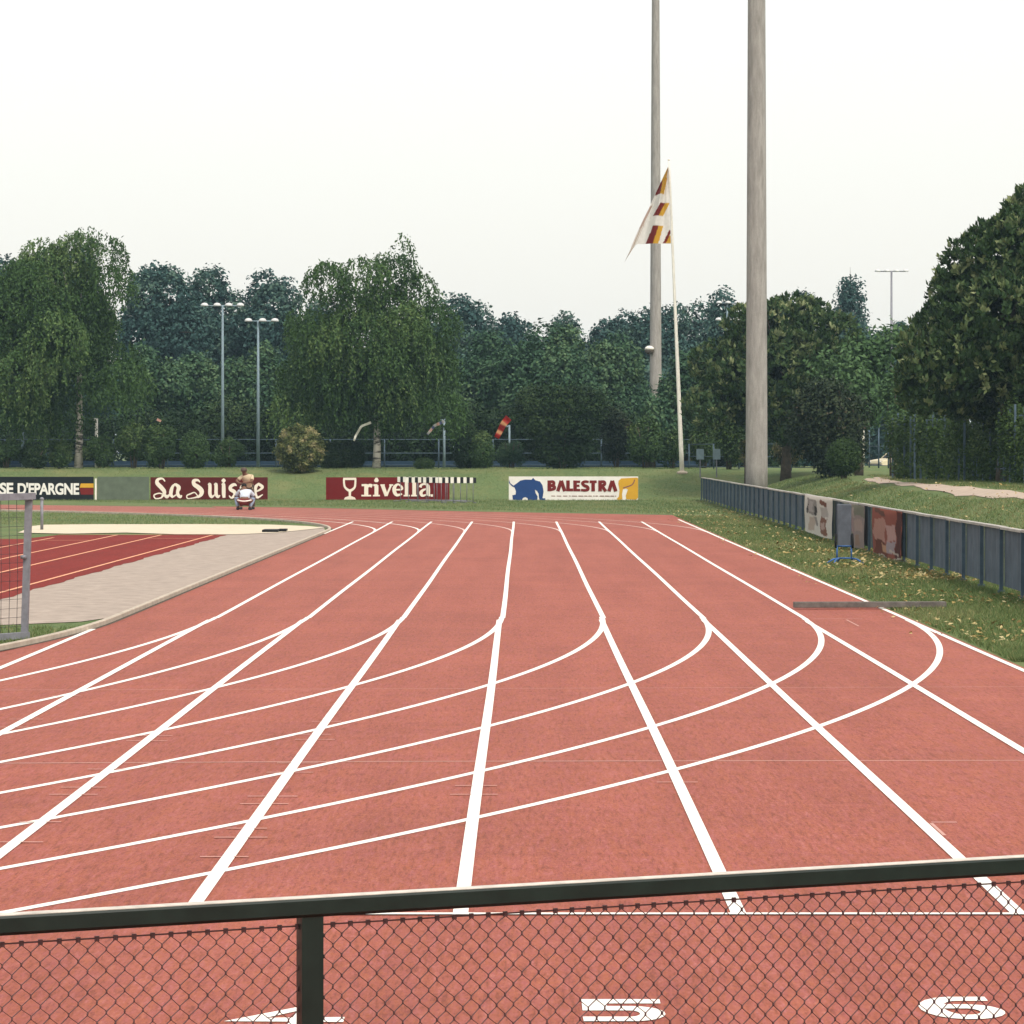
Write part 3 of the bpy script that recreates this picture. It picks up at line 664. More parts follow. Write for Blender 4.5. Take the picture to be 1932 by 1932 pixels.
# CAISSE D'EPARGNE
r, w, Z0, Z1 = board('advertising_board', -150, 176.5, 899.5, 944, M['ink_black'], 'black board lettered in white with a yellow and red stripe at its end')
T = mapper(w, Z0, Z1, 1093 - 326.5 * 5.48 / 1.0, 1093, 318, 578)
T = mapper(w, Z0, Z1, 1093 - 326.5 * 6.2, 1093, 318, 578)
def text_mesh(txt, x0, x1, y0, y1, mat, parent, T, bold=.035):
    cu = bpy.data.curves.new('lettering', 'FONT'); cu.body = txt; cu.offset = bold; cu.size = 1.0; cu.space_character = .96
    to = bpy.data.objects.new('lettering', cu); col.objects.link(to); bpy.context.view_layer.update()
    dg = bpy.context.evaluated_depsgraph_get(); me = bpy.data.meshes.new_from_object(to.evaluated_get(dg)); bpy.data.objects.remove(to)
    co = np.array([v.co[:] for v in me.vertices]); a, b = co.min(0), co.max(0)
    for v in me.vertices:
        u = x0 + (v.co.x - a[0]) / (b[0] - a[0]) * (x1 - x0); t = y1 - (v.co.y - a[1]) / (b[1] - a[1]) * (y1 - y0)
        X, Z = T(u, t); v.co = (X, -.002, Z)
    me.update(); me.materials.clear(); me.materials.append(mat); return link('lettering', me, None, parent)
text_mesh("D'EPARGNE", 205, 925, 383, 517, M['print_white'], r, T, .035)
text_mesh("CAISSE", -345, 155, 383, 517, M['print_white'], r, T, .035)
strokes_mesh('yellow_stripe', [[(945, 392), (1093, 392), (1093, 438), (930, 438)]], [], M['print_yellow'], r, T)
strokes_mesh('red_stripe', [[(930, 442), (1093, 442), (1093, 515), (945, 515)]], [], M['print_red'], r, T)
# plain screen between the first two boards
r, w, Z0, Z1 = board('blank_board', 183.5, 281, 899.5, 949, M['board_blank'], 'plain grey green board without lettering between two advertising boards')
mb = MB(); mb.box((-w / 2 - .06, .0, .42), (.07, .06, .96)); mb.build('end_post', M['white'], r)

# ---------------------------------------------------------------- hurdles in front of the second board
def hurdle_proto():
    root = empty('hurdle', (0, 0, 0), 'x', 'hurdle', 'striped hurdles put away on the grass')
    mb = MB()
    for i in range(8): mb.box((-.56 + .16 * i, -.03, .90), (.1601, .025, .22), mi=i % 2)
    mb.build('top_bar', [M['white'], M['black']], root)
    for s in (-1, 1):
        mb = MB(); mb.tube([(s * .5, .02, 0), (s * .5, .02, .98)], .018, 6); mb.build('upright', M['galv'], root)
        mb = MB(); mb.tube([(s * .5, .03, .025), (s * .5, -.62, .025)], .02, 6); mb.build('foot', M['galv'], root)
    mb = MB(); mb.tube([(-.5, .02, .08), (.5, .02, .08)], .014, 6); mb.build('cross_tube', M['galv'], root)
    return root
def copy_tree(o, parent=None):
    c = o.copy(); col.objects.link(c); c.parent = parent
    for ch in o.children: copy_tree(ch, c)
    return c
hp = hurdle_proto()
ords = ['leftmost', 'second from the left', 'third from the left', 'fourth from the left', 'fourth from the right', 'third from the right', 'second from the right', 'rightmost']
for i, px in enumerate((772, 789, 806, 822, 838, 851, 862, 874)):
    o = hp if i == 0 else copy_tree(hp)
    Y = 129.5 - .35 * i - (1.6 if i % 2 else 0); o.location = (PX(px, Y), Y, -.006); o.rotation_euler = (0, 0, R(-24 + 14 * (i % 3) + 3 * i)); o.scale = (.8, 1, 1)
    o['label'] = 'black and white striped hurdle, %s of the row by the rivella board' % ords[i]

# ---------------------------------------------------------------- people on the far bend
def skin(name, joints, edges, mat, parent, sub=2):
    me = bpy.data.meshes.new(name); names = list(joints)
    me.from_pydata([joints[n][0] for n in names], [], [(names.index(a), names.index(b)) for a, b in edges]); me.update()
    ob = bpy.data.objects.new(name, me); col.objects.link(ob)
    ob.modifiers.new('skin', 'SKIN'); sm = ob.modifiers.new('sub', 'SUBSURF'); sm.levels = sub; sm.render_levels = sub
    for i, n in enumerate(names):
        rr = joints[n][1]; me.skin_vertices[0].data[i].radius = (rr, rr) if not hasattr(rr, '__len__') else rr
    me.skin_vertices[0].data[0].use_root = True
    bpy.context.view_layer.update(); dg = bpy.context.evaluated_depsgraph_get()
    m2 = bpy.data.meshes.new_from_object(ob.evaluated_get(dg)); bpy.data.objects.remove(ob); m2.name = name
    for p in m2.polygons: p.use_smooth = True
    m2.materials.clear(); m2.materials.append(mat); return link(name, m2, None, parent)
BE = [('pel', 'wai'), ('wai', 'che'), ('che', 'nec'), ('nec', 'hea'), ('hea', 'top')]
for s in 'lr': BE += [('pel', 'hip' + s), ('hip' + s, 'kne' + s), ('kne' + s, 'ank' + s), ('ank' + s, 'toe' + s), ('che', 'sho' + s), ('sho' + s, 'elb' + s), ('elb' + s, 'wri' + s), ('wri' + s, 'han' + s)]
def sub_j(J, keys, grow): return {k: (J[k][0], J[k][1] + grow if not hasattr(J[k][1], '__len__') else tuple(x + grow for x in J[k][1])) for k in keys}
def hand(parent, at, dirv, mat):
    mb = MB(); d = Vector(dirv).normalized(); q = d.cross(Vector((0, 0, 1))).normalized(); u = q.cross(d)
    for k, ln in enumerate((.065, .075, .07, .055)):
        b = Vector(at) + q * (.012 * (k - 1.5)) * 1.5; mb.tube([b, b + d * ln * .6, b + d * ln + u * -.02], [.009, .008, .006], 6)
    b = Vector(at) + q * .035 - d * .03; mb.tube([b, b + q * .03 + d * .03, b + q * .03 + d * .055], [.01, .009, .007], 6)
    mb.build('fingers', mat, parent)
def face(root, c, fwd, mat):
    f = Vector(fwd).normalized(); q = f.cross(Vector((0, 0, 1))).normalized(); u = q.cross(f); c = Vector(c); mb = MB()
    mb.tube([c + f * .09, c + f * .125 - u * .02, c + f * .09 - u * .035], [.008, .014, .008], 6)
    mb.build('nose', mat, root)
    mb = MB()
    for s in (-1, 1): mb.lathe([(.0, -.02), (.016, -.01), (.016, .01), (0, .02)], c + q * s * .092 - f * .005, 8)
    mb.build('ears', mat, root)
    mb = MB()
    for s in (-1, 1): mb.lathe([(.0, -.008), (.011, 0), (0, .008)], c + q * s * .033 + f * .088 + u * .015, 8)
    mb.lathe([(.0, -.005), (.024, 0), (0, .005)], c + f * .082 - u * .055, 8); mb.build('eyes_and_mouth', M['hair'], root)

def person_standing():
    Y = 111.6; root = empty('person', (PX(463, Y), Y, .004), 'person in a cream shirt and cap leaning forward with arms crossed on one raised knee', 'person', 'people on the far bend')
    J = {'pel': ((.10, .10, .78), .13), 'wai': ((.10, .04, .92), (.145, .115)), 'che': ((.06, -.08, 1.10), (.165, .12)), 'nec': ((-.02, -.14, 1.24), .06), 'hea': ((-.04, -.18, 1.34), (.085, .09)), 'top': ((-.04, -.17, 1.42), .07),
         'hipl': ((-.02, .08, .74), .095), 'knel': ((-.16, -.22, .62), .065), 'ankl': ((-.14, -.02, .10), .045), 'toel': ((-.16, -.20, .04), .04),
         'hipr': ((.20, .10, .74), .095), 'kner': ((.26, .02, .42), .065), 'ankr': ((.27, .16, .09), .045), 'toer': ((.26, -.02, .04), .04),
         'shol': ((-.10, -.10, 1.15), .06), 'elbl': ((-.30, -.24, 1.00), .045), 'wril': ((-.18, -.36, .92), .034), 'hanl': ((-.10, -.40, .91), .036),
         'shor': ((.24, -.08, 1.15), .06), 'elbr': ((.26, -.28, .98), .045), 'wrir': ((.04, -.40, .94), .034), 'hanr': ((-.06, -.42, .93), .036)}
    skin('body', J, BE, M['skin'], root)
    sj = sub_j(J, ['wai', 'che', 'shol', 'shor', 'elbl', 'elbr'], .022)
    sj['elbl'] = (tuple(Vector(J['shol'][0]).lerp(Vector(J['elbl'][0]), .75)), .066); sj['elbr'] = (tuple(Vector(J['shor'][0]).lerp(Vector(J['elbr'][0]), .75)), .066)
    sj['low'] = ((.10, .07, .84), (.16, .14)); sj['col'] = ((.0, -.125, 1.19), .085)
    skin('shirt', sj, [('che', 'wai'), ('wai', 'low'), ('che', 'col'), ('che', 'shol'), ('che', 'shor'), ('shol', 'elbl'), ('shor', 'elbr')], M['cream_cloth'], root)
    tj = sub_j(J, ['pel', 'hipl', 'hipr', 'knel', 'kner', 'ankl', 'ankr'], .02)
    skin('trousers', tj, [('pel', 'hipl'), ('pel', 'hipr'), ('hipl', 'knel'), ('hipr', 'kner'), ('knel', 'ankl'), ('kner', 'ankr')], M['brown_cloth'], root)
    mb = MB(); mb.lathe([(.112, -.03), (.116, .0), (.105, .05), (.07, .085), (.0, .095)], (-.04, -.17, 1.38), 14); mb.box((-.05, -.31, 1.365), (.15, .13, .016)); mb.build('cap', M['brown_cloth'], root)
    for s in 'lr':
        mb = MB(); a = Vector(J['ank' + s][0]); t = Vector(J['toe' + s][0]); mb.tube([(a.x, a.y + .05, .045), ((a + t).x / 2, (a + t).y / 2, .05), (t.x, t.y - .05, .035)], [.045, .055, .035], 8); mb.build('shoe', M['dark_cloth'], root)
    face(root, J['hea'][0], (-.15, -1, -.1), M['skin']); hand(root, J['hanl'][0], (.6, -.4, -.1), M['skin']); hand(root, J['hanr'][0], (-.8, -.3, -.1), M['skin'])
def person_crouching():
    Y = 110.2; root = empty('person', (PX(460, Y), Y, .004), 'crouching person seen from behind in a pale blue shirt and red shorts', 'person', 'people on the far bend')
    J = {'pel': ((.03, -.05, .30), (.15, .13)), 'wai': ((.03, .04, .42), (.15, .12)), 'che': ((.02, .22, .60), (.17, .13)), 'nec': ((-.02, .33, .72), .06), 'hea': ((-.03, .42, .80), (.085, .09)), 'top': ((-.03, .45, .87), .065),
         'hipl': ((-.10, -.02, .28), .10), 'knel': ((-.30, .32, .42), .07), 'ankl': ((-.20, .02, .10), .05), 'toel': ((-.24, .20, .04), .04),
         'hipr': ((.16, -.02, .28), .10), 'kner': ((.32, .32, .40), .07), 'ankr': ((.20, .0, .10), .05), 'toer': ((.24, .18, .04), .04),
         'shol': ((-.17, .22, .62), .06), 'elbl': ((-.34, .36, .46), .045), 'wril': ((-.24, .54, .34), .034), 'hanl': ((-.18, .60, .30), .036),
         'shor': ((.21, .22, .62), .06), 'elbr': ((.36, .36, .44), .045), 'wrir': ((.24, .54, .32), .034), 'hanr': ((.18, .60, .28), .036)}
    skin('body', J, BE, M['skin'], root)
    sj = sub_j(J, ['che', 'wai', 'shol', 'shor'], .03)
    sj['el'] = (tuple(Vector(J['shol'][0]).lerp(Vector(J['elbl'][0]), .8)), .07); sj['er'] = (tuple(Vector(J['shor'][0]).lerp(Vector(J['elbr'][0]), .8)), .07); sj['low'] = ((.03, -.0, .37), (.185, .14)); sj['col'] = ((-.01, .30, .67), .08)
    skin('shirt', sj, [('che', 'wai'), ('wai', 'low'), ('che', 'col'), ('che', 'shol'), ('che', 'shor'), ('shol', 'el'), ('shor', 'er')], M['blue_cloth'], root)
    mb = MB(); n = 20
    for k in range(n):
        a0, a1 = 2 * math.pi * k / n, 2 * math.pi * (k + 1) / n
        f = lambda a: Vector((.03 + .235 * math.cos(a), -.075 + .16 * math.sin(a) - .03, .325 - .06 * math.sin(a) * .2 - .05 * math.cos(a) ** 2 * -1 - .03))
        mb.tube([f(a0), f(a1)], .026, 6, cap=False)
    mb.build('shirt_hem', M['white'], root)
    skin('shorts', {'p': (J['pel'][0], (.158, .135)), 'l': (J['hipl'][0], .105), 'r': (J['hipr'][0], .105)}, [('p', 'l'), ('p', 'r')], M['red_cloth'], root)
    skin('left_trouser_leg', {'h': ((-.16, .08, .32), .095), 'k': (J['knel'][0], .088), 'a': (J['ankl'][0], .062)}, [('h', 'k'), ('k', 'a')], M['jeans'], root)
    skin('right_trouser_leg', {'h': ((.2, .08, .32), .095), 'k': (J['kner'][0], .088), 'a': (J['ankr'][0], .062)}, [('h', 'k'), ('k', 'a')], M['jeans'], root)
    mb = MB(); mb.lathe([(.05, -.06), (.092, -.02), (.098, .02), (.08, .07), (.0, .10)], (-.03, .43, .83), 12); mb.build('hair', M['hair'], root)
    for s in 'lr':
        mb = MB(); a = Vector(J['ank' + s][0]); t = Vector(J['toe' + s][0]); mb.tube([(a.x, a.y - .06, .05), ((a + t).x / 2, (a + t).y / 2, .055), (t.x, t.y + .05, .035)], [.05, .058, .035], 8); mb.build('shoe', M['dark_cloth'], root)
    face(root, J['hea'][0], (0, 1, -.2), M['skin']); hand(root, J['hanl'][0], (.2, .5, -.6), M['skin']); hand(root, J['hanr'][0], (-.2, .5, -.6), M['skin'])
person_standing(); person_crouching()

# ---------------------------------------------------------------- masts, flag, lamps
def mast(name, px, Y, w0, w1, top, label, group, z0=None):
    x = PX(px, Y); zb = H(x, Y) - .1 if z0 is None else z0
    root = empty(name, (x, Y, zb), label, 'mast', group); mb = MB(); n = 14
    mb.tube([(0, 0, (top - zb) * i / n) for i in range(n + 1)], [w0 / 2 + (w1 - w0) / 2 * i / n for i in range(n + 1)], 24); mb.build('shaft', M['concrete'], root)
    mb = MB(); mb.lathe([(w0 * .8, 0), (w0 * .8, .12), (w0 * .62, .16)], (0, 0, .02), 20); mb.build('footing', M['concrete'], root)
    mb = MB(); mb.box((0, 0, top - zb + .3), (2.4, .3, .6)); mb.build('lamp_frame', M['galv'], root)
    lm = None
    for i in range(6):
        if lm is None: m2 = MB(); m2.lathe([(.10, 0), (.22, .10), (.24, .24), (.02, .24)], (0, 0, 0), 12); lm = m2.mesh('lamp', [M['lamp']])
        l = link('lamp', lm, None, root, (-1.0 + .4 * i, -.2, top - zb + .25)); l.rotation_euler = (R(60), 0, 0)
    return root
mast('floodlight_mast', 1427.5, 112, .79, .56, 24, 'thick pale concrete mast rising from behind the low side fence', 'concrete floodlight masts')
lm = mast('floodlight_mast', 1237, 178, .72, .40, 30, 'thinner grey concrete mast rising behind the shrubs and the striped flag', 'concrete floodlight masts')
Yl = 178; zl = PZ(660, Yl) - lm.location.z
mb = MB(); mb.lathe([(.0, -.28), (.16, -.24), (.24, -.12), (.26, 0)], (-.36, -.34, zl), 14); mb.tube([(-.36, -.34, zl), (0, 0, zl + .05)], .03, 6); mb.build('lamp_bowl', M['bark'], lm)
mb = MB(); mb.lathe([(.27, 0), (.24, .12), (.12, .20), (0, .22)], (-.36, -.34, zl), 14); mb.build('lamp_dome', M['white'], lm)

def flagpole():
    Y = 140.0; b = P(1287, 888, Y); t = P(1262, 303, Y); zb = H(b.x, Y) - .05
    root = empty('flagpole', (b.x, Y, zb), 'slender leaning white flagpole on top of the grass bank', 'flagpole')
    mb = MB(); n = 12; pts = [Vector((0, 0, 0)).lerp(Vector((t.x - b.x, 0, t.z - zb)), i / n) for i in range(n + 1)]
    mb.tube(pts, [.105 - .07 * i / n for i in range(n + 1)], 12); mb.build('pole', M['white'], root)
    mb = MB(); mb.lathe([(.24, 0), (.24, .10), (.15, .14)], (0, 0, .02), 12); mb.build('footing', M['kerb'], root)
    mb = MB(); mb.lathe([(.0, -.06), (.05, -.03), (.05, .03), (0, .06)], (t.x - b.x, 0, t.z - zb + .04), 10); mb.build('finial', M['white'], root)
    mb = MB(); mb.tube([p + Vector((.05, -.08, 0)) for p in pts[1:]], .008, 4); mb.build('halyard', M['white'], root)
    # flag: cloth hanging in folds from a short hoist
    hoist = [(1262, 315), (1264, 365), (1266, 412), (1267, 459)]
    left = [(1259, 322), (1232, 388), (1203, 446), (1181, 496)]
    bott = [(1267, 459), (1235, 461), (1208, 462), (1181, 496)]
    nU, nV = 60, 70; V = []; C = []
    red, yel, whi = (.19, .018, .012), (.62, .34, .03), (.80, .76, .72)
    for j in range(nV + 1):
        v = j / nV; yy = 316 + v * 144
        hx = 1262 + 5 * v; lx = np.interp(yy, [316, 350, 388, 425, 446, 460], [1261, 1245, 1226, 1203, 1190, 1179])
        for i in range(nU + 1):
            u = i / nU; x = hx + (lx - hx) * u; y = yy + (36 * max(0, (u - .72) / .28) ** 1.2 * v ** 3)
            p = P(x, y, Y); fold = .45 * math.sin(u * 7.0 + v * 2.6) * u + .16 * math.sin(u * 15 + v * 6) * (.2 + u)
            V.append((p.x - b.x - .03, -.02 + fold, p.z - zb))
            c = whi
            # rows of slanted bands
            for (y0, y1, xa0, xa1, xb0, xb1) in ((336, 366, 1250, 1257, 1243, 1251), (383, 408, 1252, 1262, 1238, 1249), (426, 460, 1238, 1250, 1225, 1240)):
                if y0 <= yy <= y1:
                    f = (yy - y0) / (y1 - y0); a0, a1 = xa0 + (xb0 - xa0) * f - 5, xa1 + (xb1 - xa1) * f
                    if a0 <= x < a0 + (a1 - a0) * .62: c = red
                    elif a0 <= x <= a1 + 3: c = yel
            if yy < 340 and u > .35: c = yel
            if 434 <= yy <= 459:
                f = (yy - 434) / 25; a0 = 1264 - 12 * f
                if a0 <= x < a0 + 5.5: c = red
                elif a0 < x and f > .45: c = yel
            if u > .8 and 418 < yy < 459 and int(u * 40) % 3 == 0: c = (.33, .15, .05)
            if u > .86 and 385 < yy < 420: c = (.5, .36, .3)
            C.append(c)
    F = [(j * (nU + 1) + i, j * (nU + 1) + i + 1, (j + 1) * (nU + 1) + i + 1, (j + 1) * (nU + 1) + i) for j in range(nV) for i in range(nU)]
    me = dye_mesh('flag', V, F, C, M['dyed'])
    for p in me.polygons: p.use_smooth = True
    o = link('flag', me); o.location = (b.x, Y, zb); tag(o, 'white flag with dark red and yellow slanted bands hanging from the leaning pole', 'flag')
flagpole()

def light_pole(px, ytop, Y, w, arms, label, ytop2=None, mat='pole', dome=True):
    x = PX(px, Y); zb = H(x, Y) - .05; top = PZ(ytop, Y) - zb
    root = empty('light_pole', (x, Y, zb), label, 'light pole', 'slim floodlight poles among the trees')
    mb = MB(); mb.tube([(0, 0, 0), (0, 0, top * .5), (0, 0, top)], [w * .5, w * .4, w * .28], 10); mb.build('pole', M[mat], root)
    if arms:
        aw = max(abs(a) for a in arms); mb = MB(); mb.tube([(min(arms), 0, top), (max(arms), 0, top)], .035, 6); mb.build('crossarm', M[mat], root)
        m2 = MB()
        m2.lathe([(.19, -.04), (.18, .02), (.13, .09), (.04, .12)], (0, 0, 0), 12); lmesh = m2.mesh('lamp', [M['lamp']])
        for a in arms: link('lamp', lmesh, None, root, (a, -.1, top + .02))
    return root
light_pole(420, 577, 151, .17, (-.85, -.25, .3, .85), 'slim pale blue light pole with four lamps left of the two tall ones')
light_pole(487, 606, 150.5, .17, (-.45, .22, .8), 'slim pale blue light pole with three lamps, right of the two tall ones')
light_pole(1389, 604, 172, .16, (-.95, -.45, .0), 'light pole with a short lamp arm just left of the thick mast')
light_pole(1372, 572, 196, .16, (-.5, .05, .6), 'farther light pole with three lamps among trees left of the thick mast')
light_pole(1682, 512, 205, .22, (-.9, -.3, .3, .9), 'dark T shaped light pole alone against the sky at right', mat='galv')
def thin_post(px, y0, Y, w, label, mat='pole'):
    x = PX(px, Y); zb = H(x, Y) - .05; top = PZ(y0, Y) - zb; mb = MB(); mb.tube([(0, 0, 0), (0, 0, top)], [w, w * .8], 8)
    mb.tube([(0, 0, top * .97), (-w * 3, 0, top * .97)], w * .6, 6)
    o = mb.build('thin_post', M[mat], None, (x, Y, zb)); tag(o, label, 'post', 'thin pale posts among the shrubs'); return o
thin_post(43, 786, 150, .08, 'thin pale post among bushes near the left edge')
thin_post(182, 789, 150, .085, 'thin white post right of the left birch trunk', 'white')
thin_post(838, 790, 150, .07, 'thin pale post right of the middle birch')
thin_post(961, 802, 150, .06, 'thin pale post beside the small red pennant')
thin_post(1568, 707, 158, .12, 'left of two white posts above the large very dark shrub', 'white')
thin_post(1627, 706, 158, .12, 'right of two white posts above the large very dark shrub', 'white')
def pennant(name, pts, wid, Y, cols, label):
    V = []; C = []; n = 14; P0 = [P(x, y, Y) for x, y in pts]
    for i in range(n + 1):
        t = i / n * (len(P0) - 1); k = min(int(t), len(P0) - 2); p = P0[k].lerp(P0[k + 1], t - k); d = (P0[k + 1] - P0[k]).normalized(); q = Vector((-d.z, 0, d.x))
        w = wid * (1 - .3 * i / n)
        for s in (-1, 0, 1): V.append(tuple(p + q * s * w + Vector((0, .08 * math.sin(i * .9) + .05 * s, 0)))); C.append(cols[(i // 2) % len(cols)])
    F = [(i * 3 + k, i * 3 + k + 1, i * 3 + k + 4, i * 3 + k + 3) for i in range(n) for k in (0, 1)]
    b = P0[0]; V = [(v[0] - b.x, v[1] - b.y + 0, v[2] - b.z) for v in V]
    o = link(name, dye_mesh(name, V, F, C, M['dyed'])); o.location = (b.x, Y, b.z); tag(o, label, 'pennant', 'small pennants flying among the shrubs')
pennant('pennant', [(700, 797), (682, 804), (671, 822), (668, 832)], .055, 140.8, [(.75, .73, .66)], 'white pennant left of the middle birch trunk')
pennant('pennant', [(838, 795), (820, 803), (806, 820)], .07, 140.8, [(.55, .52, .52), (.10, .12, .25), (.5, .3, .25)], 'blue and white pennant right of the middle birch')
pennant('pennant', [(960, 788), (950, 800), (944, 812), (937, 826)], .16, 140.8, [(.36, .02, .015), (.36, .02, .015), (.5, .25, .12)], 'red pennant above the bushes left of the dark yew')
pennant('pennant', [(296, 791), (304, 795)], .06, 140.8, [(.5, .3, .25)], 'small reddish white pennant above the left bushes')

# ---------------------------------------------------------------- vegetation
def unit(n, rs):
    v = rs.normal(size=(n, 3)); return v / np.linalg.norm(v, axis=1, keepdims=True)
def leaf_quads(p, d, nrm, ln, wd):
    """diamond leaves folded a little: base p, direction d, face normal nrm"""
    s = np.cross(d, nrm); s /= np.linalg.norm(s, axis=1, keepdims=True) + 1e-9
    ln = ln[:, None]; wd = wd[:, None]; mid = p + d * ln * .45
    up = np.cross(s, d) * wd * .18
    V = np.stack([p, mid + s * wd * .5 + up, p + d * ln, mid - s * wd * .5 + up], 1).reshape(-1, 3)
    F = np.arange(len(p) * 4).reshape(-1, 4); return V, F
def crown(name, lobes, n, size, mat, parent, seed, mode='tuft', spread=.9, shell=.62, aspect=.55, topbias=.0, tintup=.35, patch=0):
    rs = np.random.RandomState(seed); lobes = np.asarray(lobes, dtype=float)
    area = lobes[:, 3] * lobes[:, 5] ; area = area / area.sum()
    idx = rs.choice(len(lobes), n, p=area); d = unit(n, rs)
    d[:, 2] = np.where(rs.rand(n) < topbias, np.abs(d[:, 2]), d[:, 2])
    rad = shell + (1.04 - shell) * rs.rand(n) ** .6
    p = lobes[idx, :3] + d * rad[:, None] * lobes[idx, 3:6]
    keep = np.ones(n, bool)                                      # drop leaves buried deep in a neighbouring lobe
    for k in range(len(lobes)):
        q = (p - lobes[k, :3]) / lobes[k, 3:6]; keep &= (np.linalg.norm(q, axis=1) > .5) | (idx == k)
    p, d, idx = p[keep], d[keep], idx[keep]; n = len(p)
    lobe_t = rs.rand(len(lobes))[idx]
    if mode == 'droop':                                          # hanging strands
        m = 11; L_ = (.25 + .95 * rs.rand(n) ** 1.5); out = d.copy(); out[:, 2] *= .3
        t = np.linspace(0, 1, m)
        pts = p[:, None, :] + out[:, None, :] * (L_[:, None] * .35)[:, :, None] * np.sqrt(t)[None, :, None]
        pts[:, :, 2] -= (L_[:, None] * t[None, :] ** 1.3)
        pts += rs.normal(scale=.035, size=pts.shape); pts = pts.reshape(-1, 3)
        k = len(pts); dd = np.tile([0, 0, -.8], (k, 1)) + rs.normal(scale=.55, size=(k, 3)); dd /= np.linalg.norm(dd, axis=1, keepdims=True)
        nn = np.repeat(d, m, 0) * .7 + rs.normal(scale=.6, size=(k, 3))
        V, F = leaf_quads(pts, dd, nn, size * (.7 + .6 * rs.rand(k)), size * aspect * (.7 + .6 * rs.rand(k)))
        tint = np.clip(np.repeat(.02 + .60 * lobe_t ** 1.3 + .25 * rs.rand(n), m) + .25 * rs.rand(k) - .08, 0, 1)
    elif mode == 'clump':                                        # whorls of leaves pointing up and out
        m = 9; ax = d * .40 + np.array([0, 0, .90]); ax /= np.linalg.norm(ax, axis=1, keepdims=True)
        pts = np.repeat(p, m, 0) + rs.normal(scale=size * .22, size=(n * m, 3)); k = len(pts)
        dd = np.repeat(ax, m, 0) * .8 + rs.normal(scale=.48, size=(k, 3)); dd /= np.linalg.norm(dd, axis=1, keepdims=True)
        nn = np.repeat(d, m, 0) + rs.normal(scale=.5, size=(k, 3))
        V, F = leaf_quads(pts, dd, nn, size * (.7 + .6 * rs.rand(k)), size * aspect * (.7 + .6 * rs.rand(k)))
        tint = np.clip(np.repeat(rs.rand(n) ** 1.5 * .75 + .12 * lobe_t, m) + .22 * rs.rand(k), 0, 1)
    else:
        m = 5; pts = np.repeat(p, m, 0) + rs.normal(scale=size * spread, size=(n * m, 3)); k = len(pts)
        nn = np.repeat(d, m, 0) * .8 + np.array([0, 0, .35]) + rs.normal(scale=.55, size=(k, 3))
        dd = np.cross(nn, unit(k, rs)); dd /= np.linalg.norm(dd, axis=1, keepdims=True) + 1e-9
        V, F = leaf_quads(pts, dd, nn, size * (.7 + .6 * rs.rand(k)), size * aspect * (.8 + .5 * rs.rand(k)))
        tint = np.clip(np.repeat(-.02 + .55 * lobe_t + .30 * rs.rand(n), m) + .32 * rs.rand(k), 0, 1)
    if patch:
        c_ = V[::4]; f_ = np.sin(c_[:, 0] * patch + 1.3 * np.sin(c_[:, 2] * patch * 1.3)) * np.sin(c_[:, 2] * patch * .9 + 1.1 * np.sin(c_[:, 0] * patch * 1.7)) ; tint = np.clip(.34 + .5 * f_ + .25 * (rs.rand(len(c_)) - .5) + .12 * c_[:, 2] / max(.1, c_[:, 2].max()), 0, 1)
    return link(name, fast_mesh(name, V, F, np.repeat(tint, 4)), mat, parent)

def lobes_in(rs, c, r, k, frac=(.28, .42), flat=1.0):
    out = []
    while len(out) < k:
        q = rs.uniform(-1, 1, 3)
        if np.linalg.norm(q) > 1: continue
        f = rs.uniform(*frac); q = q * (1 - f * .85)
        out.append((c[0] + q[0] * r[0], c[1] + q[1] * r[1], c[2] + q[2] * r[2], r[0] * f * 1.05, r[1] * f * 1.05, min(r[2] * f * 1.1, r[0] * f * 1.3) * flat))
    return out
def wood(root, base_r, htop, lobes, mat, rs, n_limb=7, split=.35):
    mb = MB(); lean = rs.uniform(-.3, .3)
    mb.tube([(0, 0, -.1), (.04, 0, htop * .12), (lean * .3, 0, htop * .4), (lean * .6, .1, htop * .62), (lean, .1, htop * .78)], [base_r * 1.25, base_r, base_r * .75, base_r * .42, base_r * .12], 10); mb.build('trunk', mat, root)
    mb = MB(); pick = sorted(lobes, key=lambda l: -l[3])[:n_limb]
    for l in pick:
        h0 = min(htop * rs.uniform(split, split + .3), max(.6, l[2] - .4)); a = Vector((lean * .4 * h0 / htop, 0, h0)); b = Vector(l[:3]); mdl = a.lerp(b, .5) + Vector((0, 0, .25))
        mb.tube([a, mdl, b, b + (b - mdl) * .5], [base_r * .42, base_r * .28, base_r * .16, base_r * .05], 6)
    mb.build('limbs', mat, root)
def tree(name, x0, x1, ytop, ybot, Y, leafm, label, group, n=1500, size=.2, k=16, seed=1, mode='tuft', extra=(), barkm='bark', depth=.85, trunk_px=None, cat='tree', frac=(.28, .42), tr=.16, **kw):
    rs = np.random.RandomState(seed); sc = Y / FPX
    cx = PX((x0 + x1) / 2, Y); bx = cx if trunk_px is None else PX(trunk_px, Y); zb = H(bx, Y)
    root = empty(name, (bx, Y, zb), label, cat, group)
    zt, zo = PZ(ytop, Y) - zb, PZ(ybot, Y) - zb; c = (cx - bx, 0, (zt + zo) / 2); r = ((x1 - x0) / 2 * sc, (x1 - x0) / 2 * sc * depth, (zt - zo) / 2)
    lobes = lobes_in(rs, c, r, k, frac)
    for (ex, ey, er) in extra:                                     # particular boughs that shape the outline
        lobes.append((PX(ex, Y) - bx, rs.uniform(-.4, .4) * r[1], PZ(ey, Y) - zb, er * sc, er * sc, er * sc * .85))
    wood(root, tr, zt, lobes, M[barkm], rs)
    crown('crown', lobes, n, size, L[leafm], root, seed + 100, mode, **kw); return root

FR, MR, BR_ = 'trees standing in front along the bank', 'middle row of trees', 'far trees on the skyline'
